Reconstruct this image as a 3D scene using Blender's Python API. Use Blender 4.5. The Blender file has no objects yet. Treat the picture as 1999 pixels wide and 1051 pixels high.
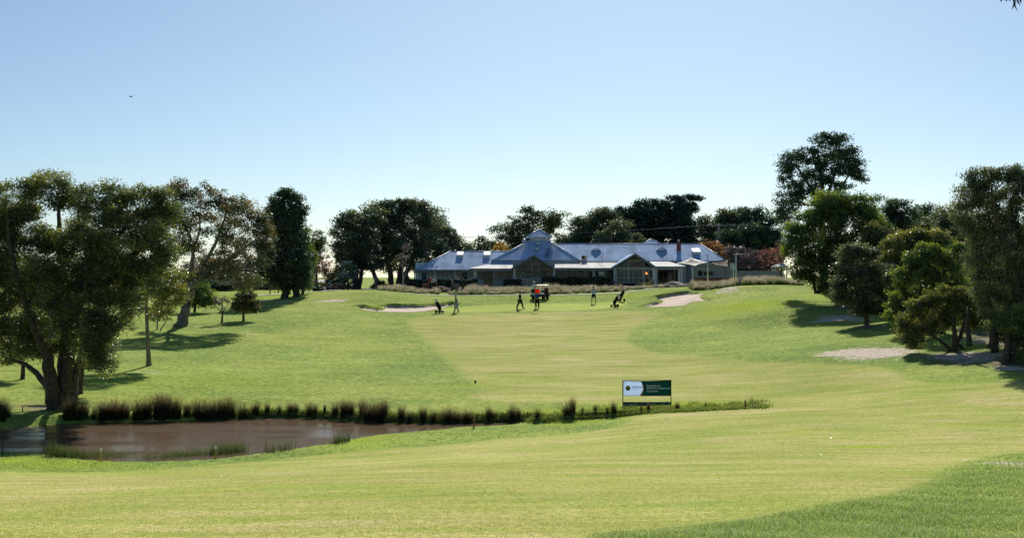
import bpy, bmesh, math, random
import numpy as np
from mathutils import Vector, Matrix
R = math.radians
scene = bpy.context.scene
col = scene.collection
rng = np.random.default_rng(11)
random.seed(5)

# ------------------------------------------------------------------ camera, sky, sun, exposure
F, CX, HY, CAMZ = 2776.0, 999.5, 540.0, 8.0        # focal length in photo pixels, centre column, horizon row, eye height
cam = bpy.data.cameras.new("camera"); cam_ob = bpy.data.objects.new("camera", cam); col.objects.link(cam_ob)
cam.sensor_width = 36.0; cam.lens = F / 1999.0 * 36.0
cam.shift_y = (HY - 525.5) / 1999.0
cam.clip_start = 0.1; cam.clip_end = 20000
cam_ob.location = (0, 0, CAMZ); cam_ob.rotation_euler = (R(90), 0, 0)
scene.camera = cam_ob
SUN_EL, SUN_AZ = 33.5, 6.0
world = bpy.data.worlds.new("World"); scene.world = world; world.use_nodes = True
wn = world.node_tree.nodes; wl = world.node_tree.links
sky = wn.new("ShaderNodeTexSky"); sky.sky_type = 'NISHITA'; sky.sun_disc = False
sky.sun_elevation = R(SUN_EL); sky.sun_rotation = R(SUN_AZ)
sky.altitude = 50; sky.air_density = 0.7; sky.dust_density = 0.6; sky.ozone_density = 5.0
bg = wn["Background"]; bg.inputs[1].default_value = 0.072
tint = wn.new("ShaderNodeMix"); tint.data_type = 'RGBA'; tint.blend_type = 'MULTIPLY'; tint.inputs[0].default_value = 1.0
tint.inputs[7].default_value = (0.94, 0.995, 0.925, 1)      # clear winter air: a touch bluer than the model's haze
wl.new(sky.outputs[0], tint.inputs[6]); wl.new(tint.outputs[2], bg.inputs[0])
sun = bpy.data.lights.new("sun", 'SUN'); sun.energy = 4.4; sun.angle = R(0.5); sun.color = (1.0, 0.94, 0.84)
sun_ob = bpy.data.objects.new("sun", sun); col.objects.link(sun_ob)
sd = Vector((math.sin(R(SUN_AZ)) * math.cos(R(SUN_EL)), math.cos(R(SUN_AZ)) * math.cos(R(SUN_EL)), math.sin(R(SUN_EL))))
sun_ob.rotation_euler = sd.to_track_quat('Z', 'Y').to_euler(); sun_ob.location = (0, 200, 150)
scene.view_settings.view_transform = 'Standard'; scene.view_settings.look = 'None'
scene.view_settings.gamma = 1.0; scene.view_settings.use_curve_mapping = False
scene.view_settings.exposure = 0.36
scene.render.engine = 'CYCLES'
scene.cycles.use_denoising = True; scene.cycles.denoising_prefilter = 'ACCURATE'; scene.cycles.max_bounces = 6; scene.cycles.transmission_bounces = 4; scene.cycles.transparent_max_bounces = 4

# ------------------------------------------------------------------ small helpers
def P(px, py, Y):
    return Vector(((px - CX) / F * Y, Y, CAMZ - (py - HY) / F * Y))
def PX(px, Y): return (px - CX) / F * Y
def PZ(py, Y): return CAMZ - (py - HY) / F * Y
def tag(o, label=None, cat=None, group=None, kind=None):
    if label: o['label'] = label
    if cat: o['category'] = cat
    if group: o['group'] = group
    if kind: o['kind'] = kind
    return o
def empty(name, loc=(0, 0, 0), rz=0, label=None, cat=None, group=None):
    o = bpy.data.objects.new(name, None); col.objects.link(o)
    o.location = loc; o.rotation_euler = (0, 0, rz); o.empty_display_size = 0.3
    return tag(o, label, cat, group)
def link(name, me, mats, parent=None, world_coords=False):
    o = bpy.data.objects.new(name, me); col.objects.link(o)
    for m in (mats if isinstance(mats, (list, tuple)) else [mats]):
        me.materials.append(m)
    if parent is not None:
        o.parent = parent
        if world_coords:
            rt = parent
            M = Matrix.Identity(4)
            while rt is not None:
                M = Matrix.LocRotScale(rt.location, rt.rotation_euler, rt.scale) @ M
                rt = rt.parent
            me.transform(M.inverted())
    return o
def np_mesh(name, V, Fc, attrs=None, smooth=False):
    """V (n,3), Fc (m,k) index arrays or list of such arrays; attrs {name: per-vertex float array}"""
    me = bpy.data.meshes.new(name)
    if not isinstance(Fc, list): Fc = [Fc]
    V = np.asarray(V, dtype=np.float32)
    me.vertices.add(len(V)); me.vertices.foreach_set("co", V.ravel())
    loops = np.concatenate([f.ravel() for f in Fc]).astype(np.int32)
    sizes = np.concatenate([np.full(len(f), f.shape[1]) for f in Fc])
    starts = np.concatenate([[0], np.cumsum(sizes)[:-1]]).astype(np.int32)
    me.loops.add(len(loops)); me.loops.foreach_set("vertex_index", loops)
    me.polygons.add(len(sizes)); me.polygons.foreach_set("loop_start", starts)
    if smooth: me.polygons.foreach_set("use_smooth", np.ones(len(sizes), dtype=bool))
    me.update(calc_edges=True)
    for k, a in (attrs or {}).items():
        at = me.attributes.new(k, 'FLOAT', 'POINT'); at.data.foreach_set("value", np.asarray(a, dtype=np.float32))
    me.validate(clean_customdata=False)
    return me

class MB:
    """collects shapes into one bmesh, in world or local coordinates"""
    def __init__(s): s.bm = bmesh.new()
    def box(s, x0, x1, y0, y1, z0, z1, M=None, bev=0):
        vs = [s.bm.verts.new(M @ Vector(c) if M else c) for c in
              ((x0,y0,z0),(x1,y0,z0),(x1,y1,z0),(x0,y1,z0),(x0,y0,z1),(x1,y0,z1),(x1,y1,z1),(x0,y1,z1))]
        fs = [s.bm.faces.new([vs[i] for i in f]) for f in ((0,3,2,1),(4,5,6,7),(0,1,5,4),(1,2,6,5),(2,3,7,6),(3,0,4,7))]
        if bev:
            es = list({e for f in fs for e in f.edges})
            bmesh.ops.bevel(s.bm, geom=es, offset=bev, segments=2, affect='EDGES', profile=0.6)
        return s
    def poly(s, pts):
        s.bm.faces.new([s.bm.verts.new(p) for p in pts]); return s
    def slab(s, pts, t):
        """closed slab: polygon pts extruded by vector t"""
        t = Vector(t); n = len(pts)
        a = [s.bm.verts.new(p) for p in pts]; b = [s.bm.verts.new(Vector(p) + t) for p in pts]
        s.bm.faces.new(a[::-1]); s.bm.faces.new(b)
        for i in range(n): s.bm.faces.new((a[i], a[(i+1) % n], b[(i+1) % n], b[i]))
        return s
    def tube(s, pts, rs, k=8, cap=True):
        pts = [Vector(p) for p in pts]
        if not hasattr(rs, '__len__'): rs = [rs] * len(pts)
        rings = []; up = Vector((0.13, 0.21, 0.97))
        for i, p in enumerate(pts):
            d = (pts[min(i+1, len(pts)-1)] - pts[max(i-1, 0)])
            if d.length < 1e-6: d = Vector((0,0,1))
            d.normalize(); a = d.cross(up)
            if a.length < 0.05: a = d.cross(Vector((1, 0, 0)))
            a.normalize(); b = d.cross(a)
            rings.append([s.bm.verts.new(p + (a * math.cos(6.28318*j/k) + b * math.sin(6.28318*j/k)) * rs[i]) for j in range(k)])
        for i in range(len(rings)-1):
            for j in range(k):
                f = s.bm.faces.new((rings[i][j], rings[i][(j+1) % k], rings[i+1][(j+1) % k], rings[i+1][j])); f.smooth = True
        if cap:
            s.bm.faces.new(rings[0][::-1]); s.bm.faces.new(rings[-1])
        return s
    def lathe(s, c, prof, k=16, axis='Z'):
        c = Vector(c); rings = []
        for r, h in prof:
            ring = []
            for j in range(k):
                a = 6.28318*j/k; u, v = r*math.cos(a), r*math.sin(a)
                q = {'Z': (u, v, h), 'X': (h, u, v), 'Y': (u, h, v)}[axis]
                ring.append(s.bm.verts.new(c + Vector(q)))
            rings.append(ring)
        for i in range(len(rings)-1):
            for j in range(k):
                f = s.bm.faces.new((rings[i][j], rings[i][(j+1) % k], rings[i+1][(j+1) % k], rings[i+1][j])); f.smooth = True
        s.bm.faces.new(rings[0][::-1]); s.bm.faces.new(rings[-1])
        return s
    def ball(s, c, r, sub=2, sc=(1,1,1)):
        M = Matrix.Translation(c) @ Matrix.Diagonal((sc[0]*r, sc[1]*r, sc[2]*r, 1))
        g = bmesh.ops.create_icosphere(s.bm, subdivisions=sub, radius=1, matrix=M)
        for v in g['verts']:
            for f in v.link_faces: f.smooth = True
        return s
    def build(s, name, mat, parent=None, world_coords=False):
        bmesh.ops.recalc_face_normals(s.bm, faces=s.bm.faces[:])
        me = bpy.data.meshes.new(name); s.bm.to_mesh(me); s.bm.free()
        return link(name, me, mat, parent, world_coords)

# ------------------------------------------------------------------ materials
def mat(name):
    m = bpy.data.materials.new(name); m.use_nodes = True
    nt = m.node_tree; nt.nodes.clear()
    out = nt.nodes.new("ShaderNodeOutputMaterial")
    return m, nt, out
def N(nt, t, **kw):
    n = nt.nodes.new(t)
    for k, v in kw.items():
        if k in n.inputs.keys() if hasattr(n.inputs, 'keys') else False: n.inputs[k].default_value = v
        else: setattr(n, k, v)
    return n
def principled(name, c, rough=0.6, metal=0.0, spec=0.4, var=0.12, scale=3.0, bump=0.0, bscale=20.0, c2=None):
    m, nt, out = mat(name); L = nt.links.new
    b = nt.nodes.new("ShaderNodeBsdfPrincipled"); L(b.outputs[0], out.inputs[0])
    b.inputs['Roughness'].default_value = rough; b.inputs['Metallic'].default_value = metal
    b.inputs['Specular IOR Level'].default_value = spec
    tc = nt.nodes.new("ShaderNodeTexCoord"); ns = nt.nodes.new("ShaderNodeTexNoise")
    ns.inputs['Scale'].default_value = scale; ns.inputs['Detail'].default_value = 5
    L(tc.outputs['Object'], ns.inputs['Vector'])
    rp = nt.nodes.new("ShaderNodeValToRGB"); L(ns.outputs[0], rp.inputs[0])
    c = tuple(c); c2 = c2 or tuple(x * (1 + var) for x in c)
    rp.color_ramp.elements[0].position = 0.35; rp.color_ramp.elements[1].position = 0.68
    rp.color_ramp.elements[0].color = tuple(x * (1 - var) for x in c) + (1,)
    rp.color_ramp.elements[1].color = tuple(c2) + (1,)
    L(rp.outputs[0], b.inputs['Base Color'])
    if bump:
        n2 = nt.nodes.new("ShaderNodeTexNoise"); n2.inputs['Scale'].default_value = bscale; n2.inputs['Detail'].default_value = 4
        L(tc.outputs['Object'], n2.inputs['Vector'])
        bp = nt.nodes.new("ShaderNodeBump"); bp.inputs['Strength'].default_value = bump; bp.inputs['Distance'].default_value = 0.05
        L(n2.outputs[0], bp.inputs['Height']); L(bp.outputs[0], b.inputs['Normal'])
    return m
def ramp(nt, stops):
    r = nt.nodes.new("ShaderNodeValToRGB")
    while len(r.color_ramp.elements) < len(stops): r.color_ramp.elements.new(0.5)
    for e, (p, c) in zip(r.color_ramp.elements, stops):
        e.position = p; e.color = tuple(c) + (1,)
    return r
def leaf_mat(name, stops, trans=0.42, gloss=0.085, rough=0.38):
    """stops: colour ramp over the per-leaf 'tint' value"""
    m, nt, out = mat(name); L = nt.links.new
    at = nt.nodes.new("ShaderNodeAttribute"); at.attribute_name = "tint"
    r = ramp(nt, stops); L(at.outputs['Fac'], r.inputs[0])
    d = nt.nodes.new("ShaderNodeBsdfDiffuse"); t = nt.nodes.new("ShaderNodeBsdfTranslucent"); g = nt.nodes.new("ShaderNodeBsdfGlossy")
    g.inputs['Roughness'].default_value = rough; g.inputs['Color'].default_value = (0.8, 0.85, 0.9, 1)
    hs = nt.nodes.new("ShaderNodeHueSaturation"); hs.inputs['Saturation'].default_value = 1.15; hs.inputs['Value'].default_value = 1.35
    L(r.outputs[0], d.inputs[0]); L(r.outputs[0], hs.inputs['Color']); L(hs.outputs[0], t.inputs[0])
    a = nt.nodes.new("ShaderNodeMixShader"); a.inputs[0].default_value = trans; L(d.outputs[0], a.inputs[1]); L(t.outputs[0], a.inputs[2])
    b = nt.nodes.new("ShaderNodeMixShader"); b.inputs[0].default_value = gloss; L(a.outputs[0], b.inputs[1]); L(g.outputs[0], b.inputs[2])
    L(b.outputs[0], out.inputs[0])
    return m

M = {}
M['bark_dark'] = principled('bark_dark', (0.075, 0.058, 0.045), 0.9, var=0.45, scale=6, bump=0.8, bscale=14)
M['bark_grey'] = principled('bark_grey', (0.20, 0.17, 0.14), 0.85, var=0.4, scale=4, bump=0.4, bscale=12)
M['bark_pale'] = principled('bark_pale', (0.42, 0.38, 0.34), 0.8, var=0.25, scale=4, bump=0.3, bscale=12)
M['bark_brown'] = principled('bark_brown', (0.12, 0.075, 0.06), 0.9, var=0.3, scale=5, bump=0.5, bscale=12)
M['post_white'] = principled('post_white', (0.62, 0.66, 0.70), 0.5, var=0.05)
M['trim_grey'] = principled('trim_grey', (0.24, 0.26, 0.28), 0.6, var=0.08)
M['gutter'] = principled('gutter', (0.16, 0.20, 0.24), 0.5, var=0.08)
M['door_teal'] = principled('door_teal', (0.045, 0.09, 0.12), 0.5, var=0.1)
M['frame_pale'] = principled('frame_pale', (0.50, 0.53, 0.54), 0.5, var=0.06)
M['timber'] = principled('timber', (0.20, 0.13, 0.085), 0.6, var=0.25, scale=2)
M['beige'] = principled('beige', (0.42, 0.37, 0.29), 0.8, var=0.1, scale=2)
M['dark_metal'] = principled('dark_metal', (0.02, 0.022, 0.025), 0.45, metal=0.3)
M['zinc'] = principled('zinc', (0.55, 0.60, 0.65), 0.4, metal=0.6, var=0.15, scale=6)
M['white_paint'] = principled('white_paint', (0.8, 0.8, 0.8), 0.4, var=0.04)
M['black_rubber'] = principled('black_rubber', (0.012, 0.012, 0.013), 0.8)
M['red_fabric'] = principled('red_fabric', (0.75, 0.045, 0.02), 0.8, var=0.1)
M['terracotta'] = principled('terracotta', (0.48, 0.16, 0.08), 0.8, var=0.15)
M['rock'] = principled('rock', (0.33, 0.28, 0.23), 0.9, var=0.4, scale=2.5, bump=0.8, bscale=5)
M['rock_red'] = principled('rock_red', (0.28, 0.14, 0.10), 0.9, var=0.45, scale=2.5, bump=0.8, bscale=5)
M['concrete'] = principled('concrete', (0.45, 0.42, 0.38), 0.85, var=0.12, scale=1.5, bump=0.2)
M['asphalt'] = principled('asphalt', (0.16, 0.16, 0.16), 0.9, var=0.2, scale=1)
M['brick_red'] = principled('brick_red', (0.22, 0.075, 0.055), 0.85, var=0.3, scale=9, bump=0.3)
M['fence_grey'] = principled('fence_grey', (0.26, 0.28, 0.31), 0.8, var=0.15, scale=1.2)
M['sail_white'] = principled('sail_white', (0.62, 0.60, 0.55), 0.7, var=0.06)
M['sail_brown'] = principled('sail_brown', (0.11, 0.075, 0.06), 0.8, var=0.1)
M['yellow_wood'] = principled('yellow_wood', (0.55, 0.33, 0.05), 0.7, var=0.2)
M['red_wood'] = principled('red_wood', (0.30, 0.09, 0.03), 0.7, var=0.2)
M['green_pole'] = principled('green_pole', (0.06, 0.08, 0.03), 0.6)
M['skin'] = principled('skin', (0.50, 0.27, 0.18), 0.55, var=0.06)
M['hair'] = principled('hair', (0.05, 0.03, 0.02), 0.7)

def glass_mat():
    m, nt, out = mat('glass'); L = nt.links.new
    b = nt.nodes.new("ShaderNodeBsdfPrincipled"); L(b.outputs[0], out.inputs[0])
    tc = nt.nodes.new("ShaderNodeTexCoord"); ns = nt.nodes.new("ShaderNodeTexNoise"); ns.inputs['Scale'].default_value = 0.9; ns.inputs['Detail'].default_value = 6
    L(tc.outputs['Object'], ns.inputs['Vector'])
    r = ramp(nt, [(0.38, (0.012, 0.014, 0.016)), (0.55, (0.05, 0.04, 0.03)), (0.72, (0.14, 0.11, 0.08))]); L(ns.outputs[0], r.inputs[0])
    L(r.outputs[0], b.inputs['Base Color']); b.inputs['Roughness'].default_value = 0.06; b.inputs['Specular IOR Level'].default_value = 0.5
    return m
M['glass'] = glass_mat()

def roof_mat(name, c, metal=0.25, rough=0.42, rib=0.2):
    m, nt, out = mat(name); L = nt.links.new
    b = nt.nodes.new("ShaderNodeBsdfPrincipled"); L(b.outputs[0], out.inputs[0])
    b.inputs['Roughness'].default_value = rough; b.inputs['Metallic'].default_value = metal; b.inputs['Specular IOR Level'].default_value = 0.0
    tc = nt.nodes.new("ShaderNodeTexCoord")
    mp = nt.nodes.new("ShaderNodeMapping"); mp.inputs['Scale'].default_value = (1.0, 0.10, 0.10); L(tc.outputs['Object'], mp.inputs[0])
    ns = nt.nodes.new("ShaderNodeTexNoise"); ns.inputs['Scale'].default_value = 1.3; ns.inputs['Detail'].default_value = 6; L(mp.outputs[0], ns.inputs['Vector'])
    n2 = nt.nodes.new("ShaderNodeTexNoise"); n2.inputs['Scale'].default_value = 0.5; n2.inputs['Detail'].default_value = 4; L(tc.outputs['Object'], n2.inputs['Vector'])
    ad = nt.nodes.new("ShaderNodeMath"); ad.operation = 'ADD'; L(ns.outputs[0], ad.inputs[0]); L(n2.outputs[0], ad.inputs[1])
    hl = nt.nodes.new("ShaderNodeMath"); hl.operation = 'MULTIPLY'; hl.inputs[1].default_value = 0.5; L(ad.outputs[0], hl.inputs[0])
    r = ramp(nt, [(0.36, [x*0.72 for x in c]), (0.52, c), (0.66, [min(1, x*1.25) for x in c])]); L(hl.outputs[0], r.inputs[0])
    L(r.outputs[0], b.inputs['Base Color'])
    wv = nt.nodes.new("ShaderNodeTexWave"); wv.bands_direction = 'X'; wv.inputs['Scale'].default_value = 1.3; L(tc.outputs['Object'], wv.inputs['Vector'])
    bp = nt.nodes.new("ShaderNodeBump"); bp.inputs['Strength'].default_value = rib; bp.inputs['Distance'].default_value = 0.03
    L(wv.outputs[0], bp.inputs['Height']); L(bp.outputs[0], b.inputs['Normal'])
    return m
M['roof'] = roof_mat('roof_metal', (0.46, 0.58, 0.77), metal=0.0, rough=0.7)
M['awning'] = roof_mat('awning_metal', (0.93, 0.91, 0.85), metal=0.0, rough=0.7, rib=0.1)
M['capping'] = principled('capping', (0.5, 0.54, 0.6), 0.5, metal=0.2)

def wall_mat(name, c, scale=1.7):
    m, nt, out = mat(name); L = nt.links.new
    b = nt.nodes.new("ShaderNodeBsdfPrincipled"); L(b.outputs[0], out.inputs[0]); b.inputs['Roughness'].default_value = 0.8
    tc = nt.nodes.new("ShaderNodeTexCoord"); wv = nt.nodes.new("ShaderNodeTexWave"); wv.bands_direction = 'X'; wv.inputs['Scale'].default_value = scale
    L(tc.outputs['Object'], wv.inputs['Vector'])
    r = ramp(nt, [(0.0, [x*0.6 for x in c]), (0.16, c), (1.0, [x*1.08 for x in c])]); L(wv.outputs[0], r.inputs[0]); L(r.outputs[0], b.inputs['Base Color'])
    return m
M['wall'] = wall_mat('wall_board', (0.80, 0.80, 0.76), 0.55)
M['wall_clear'] = principled('wall_clear', (0.74, 0.74, 0.71), 0.8, var=0.08)

# ------------------------------------------------------------------ terrain: control points (photo px, py, distance), thin-plate surface
cps = [(1000,1051,17),(400,1051,17),(1600,1051,17),(0,1051,17),(1999,1051,17),
 (1000,960,26),(300,975,26),(1700,950,27),(1000,930,33),(300,950,34),(1000,900,42),(1500,880,44),(1900,870,45),(1000,858,55),(1400,840,53),(1300,812,60.5),(0,922,45.5),(-250,925,45),(150,926,45),(300,920,46.5),(450,905,48.5),(600,893,50.5),(800,875,53.5),(950,862,55),(1100,850,56.5),(1240,826,59),
 (1000,812,65),(1000,800,67),(1300,803,63),(1480,798,64),(1000,780,71.5),(1480,780,69),(1900,800,58),(1900,760,66),
 (700,800,69),(700,780,73),(400,797,69.5),(150,805,67),(0,810,64),(-150,820,62),(-150,760,75),
 (1000,740,81),(1000,700,94),(1000,660,111),(1000,630,125),(1000,613,134.5),(1000,597,142),(1000,578,150),(1000,569.5,160),
 (700,740,83),(700,700,97),(700,660,112),(700,625,125),(720,606,134),(720,588,141),(725,568,147),(725,566.5,160),
 (850,606,136.5),(850,590,143),(850,579,150),
 (300,740,81),(300,700,93),(300,650,112),(300,610,132),(250,580,150),(0,745,79),(0,690,96),(0,620,126),(0,580,150),(-300,620,125),
 (520,660,110),(520,620,125),(520,590,144),(550,577,151),(560,570,160),
 (1300,740,81),(1300,700,92),(1300,660,108),(1280,625,124),(1240,601,135),(1330,597,137),(1330,582,143.5),(1360,571,148),(1300,566,152),
 (1200,588,146),(1180,576,151),
 (1420,561,142),(1560,563,140),(1450,557,152),(1460,612,119),(1460,591,125.5),(1460,584,131),(1500,640,112),(1380,615,124),
 (1500,708,86),(1750,745,72),(1700,690,85),(1700,640,101),(1700,600,118),(1640,590,124),(1650,572,138),(1700,565,150),
 (1950,740,70),(1950,700,79),(1950,650,92),(1950,600,112),(1950,570,140),(2200,700,76),(2200,620,110)]
cw = [(((px-CX)/F*d), d, CAMZ-(py-HY)/F*d) for px, py, d in cps]
cw += [(x, y, 6.4) for x in (-60, -40, -20, 0, 20, 40, 60) for y in (170, 185, 205, 235)]
cw += [(-95, y, z) for y, z in ((20,4.5),(50,2.6),(80,2.4),(110,3.6),(140,5.6))] + [(95, y, z) for y, z in ((20,5.0),(50,3.6),(80,3.6),(110,4.8),(140,6.2))]
cw += [(x, 6, 5.95) for x in (-30, -10, 10, 30)] + [(x, 1, 6.3) for x in (-30, 0, 30)]
cw += [(-30, 17, 4.9), (30, 17, 5.1), (-40, 35, 3.4), (40, 35, 3.7)]
cw = np.array(cw); SC = 20.0
def _phi(r2):
    return np.where(r2 > 1e-9, 0.5 * r2 * np.log(np.maximum(r2, 1e-9)), 0.0)
_c = cw[:, :2] / SC; _n = len(_c)
_K = _phi(((_c[:, None] - _c[None]) ** 2).sum(-1)) + np.eye(_n) * 0.01
_Pm = np.concatenate([np.ones((_n, 1)), _c], 1)
_A = np.zeros((_n + 3, _n + 3)); _A[:_n, :_n] = _K; _A[:_n, _n:] = _Pm; _A[_n:, :_n] = _Pm.T
_w = np.linalg.solve(_A, np.concatenate([cw[:, 2], np.zeros(3)]))
def tps(X, Y):
    X = np.clip(np.asarray(X, float), -95, 95); Y0 = np.asarray(Y, float); Yc = np.clip(Y0, 0, 235)
    q = np.stack([X.ravel() / SC, Yc.ravel() / SC], 1)
    z = np.empty(len(q))
    for i in range(0, len(q), 20000):
        a = q[i:i+20000]
        z[i:i+20000] = _phi(((a[:, None] - _c[None]) ** 2).sum(-1)) @ _w[:_n] + _w[_n] + a @ _w[_n+1:]
    z = z.reshape(X.shape)
    t = np.clip((Y0 - 235) / 260, 0, 1); t = t * t * (3 - 2 * t)
    return z * (1 - t) + (-8.0) * t
def sdf(poly, X, Y):
    """signed distance to a closed polygon, negative inside"""
    poly = np.asarray(poly, float); a = poly; b = np.roll(poly, -1, 0)
    sh = X.shape; x = X.ravel(); y = Y.ravel()
    d2 = np.full(x.shape, 1e18); ins = np.zeros(x.shape, bool)
    for (ax, ay), (bx, by) in zip(a, b):
        ex, ey = bx-ax, by-ay; wx, wy = x-ax, y-ay
        t = np.clip((wx*ex + wy*ey) / max(ex*ex + ey*ey, 1e-12), 0, 1)
        d2 = np.minimum(d2, (wx-ex*t)**2 + (wy-ey*t)**2)
        c = ((ay > y) != (by > y))
        if abs(ey) > 1e-12: ins ^= c & (x < ex * (y-ay) / ey + ax)
    d = np.sqrt(d2); d[ins] *= -1
    return d.reshape(sh)
def sstep(a, b, x):
    t = np.clip((x-a)/(b-a), 0, 1); return t*t*(3-2*t)

# pond outline on the water plane
ZW = 1.41
pond_px = [(-260,842),(-100,842),(-10,840),(60,834),(120,828),(200,825),(350,823),(480,818),(560,816.5),(640,819),(700,824),(760,826),(820,827.5),(900,828),
 (960,826.5),(1000,825.5),(1032,825),(1015,829),(960,833),(900,835),(850,841),(790,846),(740,850),(690,857),(655,868),(600,873),(560,880),(500,888),
 (430,897),(350,902),(280,903),(200,902),(140,896),(100,890),(60,886),(0,883),(-100,880),(-260,880)]
pond = [((px-CX)/F*(d := (CAMZ-ZW)*F/(py-HY)), d) for px, py in pond_px]
def densify(poly, it=2):
    p = np.array(poly, float)
    for _ in range(it):      # chaikin
        q = np.roll(p, -1, 0); p = np.stack([p*0.75+q*0.25, p*0.25+q*0.75], 1).reshape(-1, 2)
    return p
pond = densify(pond, 2)

def z_base(X, Y):
    X = np.asarray(X, float); Y = np.asarray(Y, float)
    z = tps(X, Y)
    s = sdf(pond, X, Y)
    out = np.maximum(z, ZW + 0.06)
    far = sstep(57, 62, Y)
    nearb = 1 - far*(X < 1.5)*1.0
    ff = sstep(62.3, 64.0, Y - np.clip((X+22)*0.02, -1, 1)) ; ff = np.maximum(ff, sstep(58, 61, Y)*(X < -22))
    bank = ZW + 0.02 + np.minimum(np.maximum(s, 0) * (0.025 + 0.8*ff), 0.12 + 0.22*ff)
    w = np.where(ff > .5, sstep(0.2, 3.2, s), sstep(1.0, 7.5, s))
    zz = bank*(1-w) + np.maximum(out, ZW+0.06)*w
    return np.where(s < 0, ZW - np.minimum(0.7, 0.05 - s*0.35), zz)

def ground_at_base(px, py, zf=z_base):
    d = np.arange(6, 240, 0.25)
    X = (px-CX)/F*d; zr = CAMZ-(py-HY)/F*d
    g = zf(X, d); k = np.where(zr <= g)[0]
    if len(k) == 0: return Vector((float(X[-1]), 240.0, float(g[-1])))
    i = k[0]
    if i == 0: return Vector((float(X[0]), float(d[0]), float(g[0])))
    a, b = zr[i-1]-g[i-1], zr[i]-g[i]; t = a/(a-b+1e-12)
    dd = d[i-1] + t*0.25
    return Vector(((px-CX)/F*dd, dd, CAMZ-(py-HY)/F*dd))
def to_ground(poly_px, it=1):
    w = [ground_at_base(px, py) for px, py in poly_px]
    p = np.array([(v.x, v.y) for v in w])
    return densify(p, it) if it else p

bunker_l = to_ground([(697,598.5),(704,605.5),(726,609.5),(770,610.5),(825,609.5),(852,605.5),(885,596),(888,592.5),(850,595),(800,598),(745,597),(746,603),(736,603.5),(722,600.5),(710,598)], 1)
bunker_r = to_ground([(1238,600),(1290,600),(1336,597),(1348,590.5),(1378,588),(1397,585.5),(1378,583),(1366,579.5),(1377,572),(1354,569.5),(1306,576),(1273,581),(1298,587),(1262,594.5)], 1)
def bunker_carve(poly, X, Y, depth):
    """bowl floor: level with the turf at the near lip, depth below it at the far lip"""
    s = sdf(poly, X, Y); sh = X.shape; x = X.ravel(); y = Y.ravel()
    near = np.full(x.shape, -1e9); far = np.full(x.shape, 1e9)
    a = np.asarray(poly); b = np.roll(a, -1, 0)
    for (ax, ay), (bx, by) in zip(a, b):
        m = ((ax > x) != (bx > x))
        if abs(bx-ax) < 1e-9: continue
        yc = ay + (x-ax)/(bx-ax)*(by-ay)
        lo = m & (yc <= y); near = np.where(lo, np.maximum(near, yc), near)
        hi = m & (yc > y); far = np.where(hi, np.minimum(far, yc), far)
    dn = (y-near); df = (far-y); ok = (s.ravel() < 0) & (dn < 1e8) & (df < 1e8)
    t = np.where(ok, dn/np.maximum(dn+df, 1e-6), 0)
    c = depth * sstep(0, 0.85, t) * sstep(0.0, 0.35, np.minimum(df, 9)) * np.clip((dn+df)/2.0, 0.3, 1)
    return np.where(ok, c, 0).reshape(sh), s
def gz(X, Y):
    X = np.asarray(X, float); Y = np.asarray(Y, float); z = z_base(X, Y)
    for poly, dep in ((bunker_l, 0.20), (bunker_r, 0.22)):
        c, s = bunker_carve(poly, X, Y, dep)
        up = np.clip((sdf(poly, X, Y+0.25) - s)/0.25, 0, 1)
        rim = 0.20*up*np.exp(-np.maximum(s-0.1, 0)**2/0.9)*(s > 0)
        z = z - c + rim
    bump = np.sin(X*0.9+Y*0.31)*np.sin(Y*0.53-X*0.22)*0.03
    return z + bump*sstep(0.5, 4, sdf(pond, X, Y))*(np.abs(X) < 200)
def ground_at(px, py): return ground_at_base(px, py, gz)
def gz1(x, y): return float(gz(np.array([float(x)]), np.array([float(y)]))[0])

def axis(segs):
    out = []
    for a, b, st in segs: out += list(np.arange(a, b - 1e-6, st))
    return np.array(out + [segs[-1][1]])
grow = [125, 160, 210, 300, 450, 700, 1200, 2200, 4000, 8000]
gx = np.concatenate([[-g for g in grow[::-1]], axis([(-95,-60,2.0),(-60,-32,0.7),(-32,34,0.3),(34,60,0.7),(60,95,2.0)]), grow])
gy = np.concatenate([[-4000,-1000,-300,-120,-60,-30,-12], axis([(-5,12,1.0),(12,46,0.4),(46,72,0.25),(72,124,0.5),(124,153,0.25),(153,200,0.8),(200,240,3.0)]), [250,265,285,310,340,380,430,500,620,800,1100,1600,2400,4000,8000]])
GX, GY = np.meshgrid(gx, gy)
GZ = gz(GX, GY)

fair_px = [(786,622),(806,640),(832,662),(868,700),(912,742),(946,765),(938,770),(900,776),(1000,787),(1180,789),(1350,785),(1478,789),(1500,797),(1350,804),(1225,812),(1245,826),(1100,850),(950,862),(800,875),(600,893),(450,905),(300,918),(150,926),(0,922),(-150,918),
 (-500,1300),(1100,1300),(1130,1045),(1200,1042),(1350,1029),(1500,1008),(1650,984),(1770,955),(1815,940),(1838,922),(1865,907),(1930,893),(1999,882),(2200,868),(2200,748),(1999,748),(1850,750),(1766,746),(1756,726),(1690,713),(1500,707),(1350,697),(1260,685),(1223,670),(1222,655),(1250,632),(1292,612),(1240,606),(1100,609),(900,613)]
fair = to_ground(fair_px, 2)
green = to_ground([(846,605.5),(900,610),(1000,607.5),(1100,606.5),(1190,602),(1225,595),(1225,590.5),(1180,590),(1060,593),(960,595.5),(900,599)], 2)
A_fair = np.clip(sdf(fair, GX, GY), -6, 6)
A_green = np.clip(sdf(green, GX, GY), -6, 6)
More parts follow.
